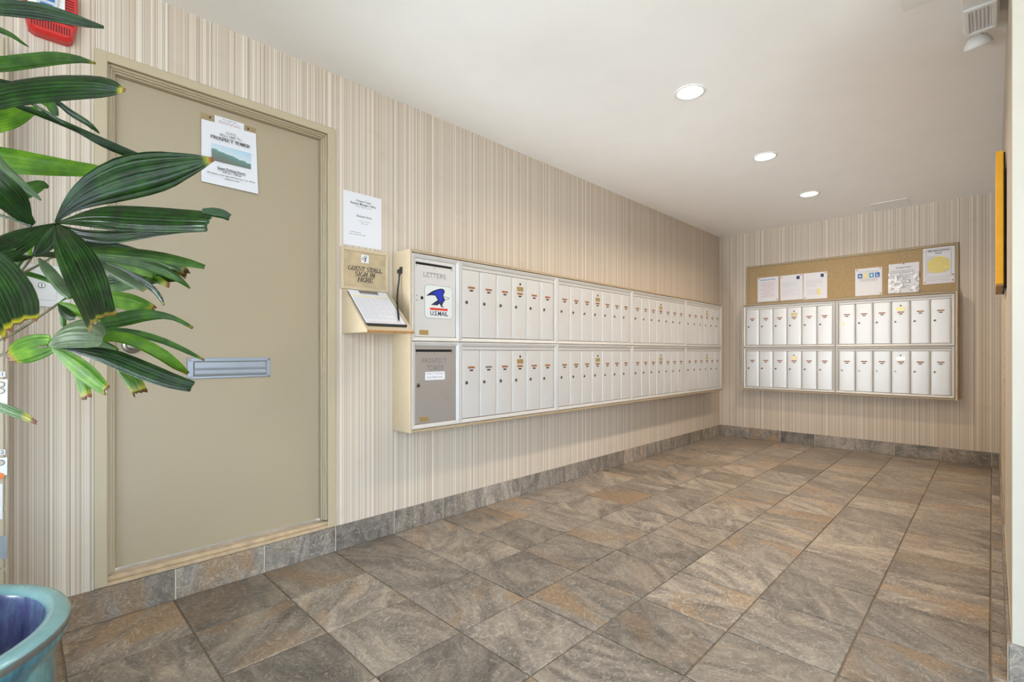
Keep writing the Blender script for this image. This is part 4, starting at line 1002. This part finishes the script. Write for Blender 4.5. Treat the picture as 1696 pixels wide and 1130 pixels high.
LEAFLETS=[
('A',0,0.0,[0.845,-0.41,-0.343],[(-1.2052,-0.0672,1.5678,0.0171),(-1.1802,-0.0255,1.5784,0.0238),(-1.1539,0.0174,1.5818,0.0264),(-1.1412,0.0469,1.5809,0.0223),(-1.1275,0.0772,1.5776,0.0147),(-1.1191,0.1024,1.5773,0.0046)]),
('A',1,0.3,[0.848,0.121,-0.516],[(-1.3976,-0.0465,1.6389,0.0112),(-1.399,-0.0303,1.6401,0.0113),(-1.3999,-0.0136,1.6375,0.0089),(-1.403,0.0009,1.6309,0.0052),(-1.411,0.0106,1.6302,0.0013)]),
('A',1,0.35,[0.785,-0.487,-0.383],[(-1.386,-0.0773,1.5454,0.0251),(-1.3488,-0.0292,1.5525,0.0265),(-1.319,0.0115,1.5642,0.0255),(-1.2969,0.0447,1.5737,0.0231),(-1.2742,0.0784,1.5762,0.013),(-1.2612,0.1026,1.5727,0.0039)]),
('A',0,0.5,[0.679,-0.637,0.365],[(-1.0911,-0.0668,1.3731,0.0422),(-1.0513,-0.0228,1.3919,0.0559),(-1.0112,0.0217,1.4028,0.0562),(-0.9706,0.0665,1.4064,0.0487),(-0.9524,0.0893,1.4046,0.0371),(-0.9437,0.1026,1.4019,0.0196),(-0.9401,0.1108,1.4019,0.0059)]),
('A',2,0,[0.832,-0.535,-0.145],[(-1.4677,-0.0737,1.4627,0.0374),(-1.4341,-0.031,1.4769,0.0452),(-1.4174,-0.0052,1.4888,0.0341),(-1.3986,0.0228,1.5032,0.0089)]),
('A',0,0,[0.745,-0.133,-0.654],[(-1.2363,-0.0135,1.4424,0.0074),(-1.2436,0.0187,1.4391,0.0115),(-1.2504,0.0514,1.4347,0.0118),(-1.2468,0.0942,1.4222,0.0122),(-1.2408,0.1396,1.4081,0.0126),(-1.2376,0.1821,1.4012,0.0057)]),
('A',0,0,[0.665,-0.131,-0.735],[(-1.2325,0.0465,1.4328,0.0065),(-1.2381,0.0762,1.4229,0.0106),(-1.2379,0.1115,1.4071,0.0109),(-1.2403,0.1443,1.3997,0.0112),(-1.2483,0.1716,1.3962,0.0057)]),
('A',0,0.25,[0.574,-0.432,-0.696],[(-1.3094,0.0408,1.4958,0.0106),(-1.3011,0.0666,1.476,0.0148),(-1.2947,0.0905,1.4627,0.0136),(-1.2973,0.1055,1.4527,0.0083),(-1.3093,0.1112,1.4522,0.0042)]),
('A',1,0.3,[0.647,-0.688,-0.329],[(-1.3114,0.0247,1.4929,0.0191),(-1.3044,0.0364,1.4841,0.0216),(-1.3023,0.0431,1.4717,0.0181),(-1.3035,0.0466,1.4627,0.0097)]),
('A',2,0.4,[0.769,-0.578,-0.273],[(-1.386,-0.0773,1.3828,0.0403),(-1.3488,-0.0292,1.37,0.0478),(-1.3108,0.0197,1.3639,0.0398),(-1.2719,0.0695,1.3588,0.0292),(-1.2532,0.0992,1.3582,0.0233),(-1.2501,0.1135,1.3613,0.0136)]),
('H',3,0,[0.937,-0.188,0.296],[(-1.1769,-0.0392,1.3269,0.0172),(-1.17,-0.0253,1.3119,0.0186),(-1.1558,-0.0042,1.2867,0.015),(-1.1449,0.0136,1.2682,0.0088),(-1.1425,0.023,1.2576,0.0025)]),
('H',1,0,[0.881,-0.453,-0.134],[(-1.4244,-0.0308,1.3005,0.0202),(-1.4142,-0.0137,1.3167,0.0279),(-1.3995,0.0079,1.3331,0.0281),(-1.3864,0.0279,1.3447,0.0192),(-1.3827,0.0386,1.3402,0.0052)]),
('H',2,0,[0.748,-0.619,-0.24],[(-1.4446,-0.0227,1.3166,0.0129),(-1.4269,-0.0052,1.334,0.0206),(-1.4075,0.0141,1.339,0.0155),(-1.3916,0.0298,1.3464,0.0052)]),
('H',0,0,[0.786,-0.174,-0.593],[(-1.0992,0.0096,1.2042,0.0051),(-1.0875,0.0,1.2155,0.026),(-1.0782,-0.0118,1.2318,0.0432),(-1.0683,-0.0231,1.2437,0.0481),(-1.0656,-0.0416,1.2638,0.0433)]),
('B',0,0.35,[0.909,-0.344,-0.233],[(-1.1663,0.0417,1.2289,0.0035),(-1.1646,0.0557,1.2548,0.0187),(-1.1573,0.0752,1.2789,0.0402),(-1.1418,0.1028,1.3014,0.0621),(-1.118,0.1387,1.322,0.0747),(-1.0919,0.1768,1.3363,0.0682),(-1.0723,0.2086,1.3486,0.0467),(-1.0585,0.2345,1.3588,0.0273),(-1.0499,0.2553,1.3668,0.0063)]),
('B',0,0,[0.541,-0.744,0.392],[(-1.1663,0.0417,1.2278,0.0034),(-1.1416,0.0561,1.2312,0.0171),(-1.1149,0.0725,1.2354,0.0338),(-1.0797,0.0972,1.2365,0.0492),(-1.0268,0.1395,1.2314,0.0532),(-0.9747,0.1811,1.2264,0.0484),(-0.9376,0.2078,1.2224,0.0425),(-0.9172,0.2178,1.2184,0.0367)]),
('B',0,0,[0.743,-0.539,-0.397],[(-0.9257,0.2094,1.2333,0.0085),(-0.9175,0.2222,1.2323,0.015),(-0.9099,0.2345,1.2303,0.0151),(-0.9051,0.2439,1.2252,0.0119)]),
('B',0,0,[0.691,-0.653,-0.31],[(-1.1891,0.0473,1.2278,0.0046),(-1.1672,0.0718,1.2131,0.0183),(-1.1428,0.0987,1.2082,0.0229),(-1.1183,0.1258,1.2097,0.0206),(-1.0742,0.1722,1.2168,0.0115),(-1.0222,0.2265,1.2227,0.0046)]),
('B',0,0.45,[0.575,-0.65,0.496],[(-1.1663,0.0417,1.2268,0.0044),(-1.1403,0.0453,1.2101,0.0262),(-1.1137,0.0495,1.1909,0.0428),(-1.081,0.0598,1.1573,0.0567),(-1.0473,0.071,1.117,0.0587),(-1.0168,0.079,1.081,0.0505),(-0.9915,0.0821,1.0606,0.0465),(-0.9689,0.0823,1.051,0.0436)]),
('B',0,0,[0.711,-0.016,0.703],[(-1.167,0.041,1.2268,0.0033),(-1.1522,0.0247,1.2147,0.0152),(-1.1394,0.0064,1.199,0.0359),(-1.1256,-0.0109,1.1819,0.0451),(-1.1075,-0.024,1.1692,0.0499),(-1.1017,-0.0492,1.1588,0.0445)]),
('C',0,0,[0.808,-0.577,-0.121],[(-1.2932,0.0145,1.1836,0.0035),(-1.2851,0.0226,1.1962,0.0211),(-1.2778,0.0298,1.2088,0.0304),(-1.2696,0.0379,1.2248,0.0211),(-1.264,0.0435,1.2409,0.0059)]),
('C',3,0,[0.828,0.375,-0.417],[(-1.29,0.0178,1.1836,0.0051),(-1.3039,0.0321,1.19,0.0105),(-1.3147,0.0496,1.1916,0.0121),(-1.316,0.0764,1.1846,0.0068)]),
('C',3,0,[0.759,-0.482,0.438],[(-1.2851,0.0226,1.1791,0.0039),(-1.27,0.0305,1.1633,0.0166),(-1.2502,0.0431,1.1397,0.0203),(-1.2321,0.0539,1.1187,0.019),(-1.2158,0.0631,1.1035,0.0101)]),
('C',2,0,[0.387,-0.862,0.327],[(-1.3371,0.0134,1.1896,0.0036),(-1.3507,0.0093,1.2029,0.0146),(-1.3576,0.0119,1.2151,0.0221),(-1.361,0.0179,1.2298,0.0099)]),
('C',1,0,[0.739,-0.13,-0.661],[(-1.4305,-0.0087,1.1697,0.0093),(-1.4372,0.0081,1.165,0.0122),(-1.4398,0.029,1.1587,0.0124),(-1.4388,0.0534,1.1482,0.0098)]),
('C',0,0,[0.691,0.476,0.544],[(-1.2949,0.0129,1.1825,0.0048),(-1.2755,-0.0007,1.1767,0.0141),(-1.2578,-0.016,1.1743,0.0229),(-1.2505,-0.0416,1.1739,0.0289)]),
('D',0,0,[0.792,-0.393,-0.467],[(-1.365,0.0561,1.2232,0.0112),(-1.3428,0.1015,1.2232,0.0199),(-1.3237,0.1439,1.2243,0.0173),(-1.3032,0.1875,1.2174,0.0044)]),
('D',1,0,[0.779,-0.489,0.393],[(-1.2695,0.0521,1.1903,0.0101),(-1.2432,0.0922,1.1982,0.0205),(-1.2127,0.1364,1.1979,0.0259),(-1.1746,0.1883,1.1916,0.0248),(-1.1439,0.2327,1.1815,0.0185),(-1.1305,0.26,1.1737,0.0093)]),
('D',1,0.3,[0.711,-0.535,-0.456],[(-1.3062,0.058,1.1916,0.0078),(-1.2726,0.1053,1.1912,0.0172),(-1.238,0.1536,1.1846,0.024),(-1.2113,0.1942,1.1705,0.0243),(-1.197,0.2224,1.1548,0.0177),(-1.1946,0.2387,1.1425,0.0096),(-1.1992,0.2483,1.1351,0.0042)]),
('D',2,0,[0.726,-0.596,-0.344],[(-1.3877,0.0758,1.2056,0.0081),(-1.352,0.1217,1.2019,0.0136),(-1.3248,0.1592,1.1878,0.0232),(-1.3063,0.188,1.1747,0.0207),(-1.3007,0.2042,1.1667,0.0083)]),
('D',3,0.2,[0.843,-0.371,0.39],[(-1.2623,0.0733,1.1829,0.0068),(-1.2381,0.1043,1.1733,0.0122),(-1.2211,0.1281,1.1589,0.0205),(-1.2064,0.1497,1.1419,0.0192),(-1.1915,0.1715,1.1235,0.0083)]),
('D',0,0.3,[0.518,-0.734,-0.44],[(-1.3117,0.0807,1.1907,0.0068),(-1.2692,0.1284,1.1744,0.0124),(-1.2438,0.1592,1.1542,0.0152),(-1.2225,0.1859,1.1313,0.0166),(-1.2151,0.1988,1.112,0.0125),(-1.2138,0.2057,1.0976,0.0042)]),
('D',1,0.3,[0.626,-0.719,-0.303],[(-1.3691,0.1645,1.2075,0.0113),(-1.3261,0.2071,1.2075,0.017),(-1.2975,0.2354,1.1968,0.024),(-1.2784,0.2543,1.182,0.0155)]),
('D',4,1,[0.64,-0.725,-0.253],[(-1.3683,0.2216,1.1929,0.0202),(-1.3505,0.2393,1.1985,0.0289),(-1.3327,0.2569,1.1915,0.0289),(-1.3228,0.2667,1.179,0.0202)]),
('D',0,0,[0.691,-0.63,-0.355],[(-1.4723,0.0906,1.1456,0.0205),(-1.4334,0.1291,1.1539,0.0323),(-1.3848,0.1772,1.1675,0.0323),(-1.341,0.2205,1.1758,0.0381),(-1.3147,0.2465,1.1758,0.0293)]),
('D',1,0,[0.708,-0.638,-0.304],[(-1.436,0.0984,1.1322,0.0085),(-1.4026,0.1315,1.139,0.017),(-1.3691,0.1645,1.1484,0.0184),(-1.329,0.2042,1.1591,0.0127)]),
('D',2,0.5,[0.629,-0.715,-0.304],[(-1.3896,0.1724,1.1675,0.0144),(-1.3653,0.1965,1.173,0.0201),(-1.3497,0.2119,1.1675,0.0201),(-1.3264,0.235,1.1511,0.0115)]),
('E',2,0,[0.601,-0.764,-0.234],[(-1.2728,0.0489,1.0954,0.0036),(-1.2596,0.0619,1.0873,0.0168),(-1.2448,0.0766,1.0757,0.0216),(-1.23,0.0912,1.0664,0.0168),(-1.2152,0.1059,1.0572,0.0072)]),
('E',0,0,[0.654,-0.685,0.321],[(-1.2728,0.0489,1.0942,0.0036),(-1.2625,0.0544,1.0812,0.0155),(-1.2497,0.0623,1.0705,0.0167),(-1.2363,0.0709,1.0669,0.0095)]),
('E',2,0.5,[0.785,-0.567,-0.249],[(-1.3385,0.0823,1.1175,0.0178),(-1.3057,0.1253,1.1108,0.0333),(-1.2867,0.1546,1.1053,0.0374),(-1.2727,0.1791,1.0959,0.0325),(-1.2648,0.1975,1.0877,0.0223)]),
('E',1,0.25,[0.82,-0.454,-0.349],[(-1.329,0.0635,1.0444,0.0105),(-1.3032,0.1032,1.0547,0.0211),(-1.2766,0.1436,1.0677,0.0307),(-1.2536,0.1804,1.0772,0.0256),(-1.2344,0.2134,1.0767,0.0136),(-1.2238,0.2381,1.0659,0.0096),(-1.2182,0.2577,1.0523,0.0069)]),
('F',3,0,[0.3,-0.937,0.18],[(-1.1615,0.0324,1.013,0.0043),(-1.1386,0.0362,1.0189,0.0231),(-1.1124,0.0435,1.0277,0.0393),(-1.0779,0.0589,1.0333,0.0489),(-1.0425,0.0751,1.0317,0.045),(-1.0146,0.084,1.0273,0.0335),(-0.9904,0.0892,1.0231,0.0135)]),
('F',2,0.5,[0.734,-0.65,-0.198],[(-1.1861,0.0362,1.0165,0.0284),(-1.1998,0.0226,1.0122,0.0416),(-1.2158,0.0068,1.0058,0.046),(-1.2287,-0.006,0.9983,0.0416),(-1.2393,-0.0165,0.9919,0.0219)]),
('F',2,0.45,[0.565,-0.8,-0.203],[(-1.1585,0.0353,1.0088,0.0054),(-1.1481,0.0456,0.9973,0.0216),(-1.1347,0.0589,0.9806,0.0357),(-1.1169,0.0765,0.9607,0.04),(-1.102,0.0912,0.944,0.0325),(-1.0909,0.1022,0.9335,0.0216)]),
('F',2,0.5,[0.551,-0.831,-0.077],[(-1.219,0.0599,0.9937,0.0114),(-1.2094,0.0694,0.9657,0.0206),(-1.2022,0.0765,0.94,0.0286),(-1.1967,0.082,0.9153,0.0263)]),
('F',1,0.3,[0.773,-0.452,-0.445],[(-1.264,0.0435,1.0188,0.0075),(-1.218,0.1115,1.0401,0.014),(-1.1984,0.1534,1.0372,0.0169),(-1.1801,0.1941,1.0246,0.0145),(-1.1604,0.236,1.0017,0.0107),(-1.1545,0.2644,0.9843,0.0041)]),
('F',2,0.35,[0.771,-0.459,-0.442],[(-1.2365,0.0426,1.0161,0.0072),(-1.192,0.1091,1.0301,0.0208),(-1.1733,0.1502,1.0213,0.0261),(-1.1557,0.1901,0.9958,0.0265),(-1.1522,0.2161,0.9729,0.0206),(-1.1548,0.2359,0.9578,0.0078)]),
('F',0,0,[0.827,-0.448,0.339],[(-1.1846,0.0377,1.0101,0.0047),(-1.1618,0.0715,1.0058,0.0154),(-1.1338,0.1105,0.9939,0.0298),(-1.105,0.1502,0.9718,0.0337),(-1.0756,0.1906,0.9505,0.0292),(-1.055,0.2222,0.9377,0.0208)]),
('F',0,0.1,[0.647,-0.619,-0.445],[(-1.209,0.0416,1.0081,0.0048),(-1.1755,0.0889,1.0016,0.0145),(-1.1489,0.1292,0.9769,0.0245),(-1.1214,0.1705,0.9529,0.0223),(-1.1069,0.199,0.9375,0.005)]),
('F',2,0.45,[0.664,-0.705,-0.248],[(-1.2395,0.0677,1.0096,0.007),(-1.2095,0.1045,0.9982,0.0165),(-1.1938,0.127,0.9796,0.026),(-1.1837,0.1441,0.9528,0.0369),(-1.1759,0.1588,0.9209,0.0323)]),
('F',2,0,[0.747,-0.63,-0.215],[(-1.2884,0.0616,1.0123,0.0097),(-1.2592,0.0952,1.0218,0.0194),(-1.2399,0.119,1.0124,0.0146),(-1.2289,0.1345,1.0053,0.0049)]),
('G',1,0.8,[0.621,-0.745,-0.245],[(-1.3479,-0.0677,0.9109,0.0186),(-1.3081,-0.0283,0.8963,0.0209),(-1.2922,-0.0126,0.8885,0.0209),(-1.2763,0.0032,0.8795,0.0186),(-1.2604,0.019,0.8694,0.007)]),
('H',0,0.6,[0.756,-0.597,0.268],[(-0.9341,-0.0521,1.1423,0.024),(-0.909,-0.0329,1.1107,0.0476),(-0.8895,-0.0193,1.081,0.0568),(-0.8762,-0.0117,1.0578,0.0564),(-0.8661,-0.0074,1.0409,0.0482),(-0.8583,-0.0052,1.0332,0.0433)]),
]

HUB = {'A': [(-1.375, -.165, 1.33), (-1.34, -.12, 1.44), (-1.300, -.085, 1.485)], 'B': [(-1.440, -.115, 1.06), (-1.400, -.060, 1.14), (-1.338, -.015, 1.180), (-1.245, .020, 1.212), (-1.166, .042, 1.227)],
       'C': [(-1.440, -.115, 1.05), (-1.420, -.050, 1.11), (-1.356, -.005, 1.155), (-1.294, .014, 1.182)], 'D': [(-1.440, -.115, 1.06), (-1.42, -.04, 1.13), (-1.38, .02, 1.175), (-1.330, .050, 1.197)],
       'E': [(-1.520, -.18, .95), (-1.49, -.08, 1.00), (-1.430, -.018, 1.035), (-1.34, .025, 1.072), (-1.273, .049, 1.094)], 'F': [(-1.470, -.09, .88), (-1.43, -.055, .97), (-1.381, -.030, .995), (-1.27, .002, 1.005), (-1.161, .032, 1.012)],
       'G': [(-1.470, -.09, .88), (-1.44, -.10, .91), (-1.400, -.093, .922)], 'H': [(-1.375, -.165, 1.25), (-1.25, -.14, 1.27), (-1.16, -.10, 1.22)]}
def crom(P, m):
    out = []; n = len(P)
    for i in range(m):
        u = i / (m - 1) * (n - 1); j = min(int(u), n - 2); f = u - j
        p0, p1, p2, p3 = P[max(j - 1, 0)], P[j], P[j + 1], P[min(j + 2, n - 1)]
        out.append([.5 * ((2 * b) + (c - a) * f + (2 * a - 5 * b + 4 * c - d) * f * f + (-a + 3 * b - 3 * c + d) * f ** 3) for a, b, c, d in zip(p0, p1, p2, p3)])
    return out
def leaflet(fr, sty, tip, nrm_, pts, rg):
    R = crom([list(p) for p in pts], 16); NX = 13
    vs, fs, dat = [], [], []
    nh = Vector(nrm_)
    for i, q in enumerate(R):
        p = Vector(q[:3]); a = Vector(R[max(i - 1, 0)][:3]); b = Vector(R[min(i + 1, 15)][:3])
        t = (b - a).normalized(); s = t.cross(nh).normalized(); n_ = s.cross(t).normalized(); w = max(q[3], .0006)
        for j in range(NX):
            x = j / (NX - 1) * 2 - 1
            pleat = .040 * math.cos(x * PI * 4.0) - .20 * x * x
            jag = rg.uniform(-.12, .20) * min(w, .03) * (1 if tip > .2 else .3) if i == 15 else 0
            vs.append(p + s * (x * w / 2) + n_ * (pleat * w) + t * jag - PB)
            dat.append((i / 15, tip, x))
    for i in range(15):
        for j in range(NX - 1):
            o = i * NX + j; fs.append((o, o + 1, o + NX + 1, o + NX))
    me = bpy.data.meshes.new('leaflet'); me.from_pydata([tuple(v) for v in vs], [], fs)
    at = me.attributes.new('blade', 'FLOAT_VECTOR', 'POINT')
    at.data.foreach_set('vector', [c for d in dat for c in d])
    me.materials.append(M['leaf%d' % sty]); me.polygons.foreach_set('use_smooth', [True] * len(fs)); me.update()
    return me
rgl = random.Random(21)
fronds = {}
for key in HUB:
    H_ = HUB[key]
    fronds[key] = obj('frond', MB().tube([Vector(p) - PB for p in [q[:3] for q in crom([list(p) for p in H_], 14)]], [.0034 - .0015 * i / 13 for i in range(14)], 7), M['petiole'], palm, smooth=.8)
for fr, sty, tip, nrm_, pts in LEAFLETS:
    hb = Vector(HUB[fr][-1]); p_ = Vector(pts[0][:3])
    if fr != 'B' and (hb - p_).length > .022:                             # carry the blade back to the top of its stalk
        m_ = hb.lerp(p_, .5) + Vector((0, 0, .1 * (hb - p_).length))
        pts = [(*hb, .003), (*m_, min(pts[0][3], .006 + pts[0][3] * .4))] + list(pts)
    o = link('leaflet', leaflet(fr, sty, tip, nrm_, pts, rgl), fronds[fr])
    sm = o.modifiers.new('thickness', 'SOLIDIFY'); sm.thickness = .0006; sm.offset = 0
# fronds on the far side of the clump, out of the photograph's left edge
for key, ang, dz in (('F', 165, .02), ('B', 200, -.05), ('F', 255, -.12), ('B', 128, .10)):
    src = fronds[key]
    c = src.copy(); COL.objects.link(c); c.parent = palm
    c.location = (0, 0, dz); c.rotation_euler = (0, 0, math.radians(ang))
    for ch in list(src.children):
        g = ch.copy(); COL.objects.link(g); g.parent = c
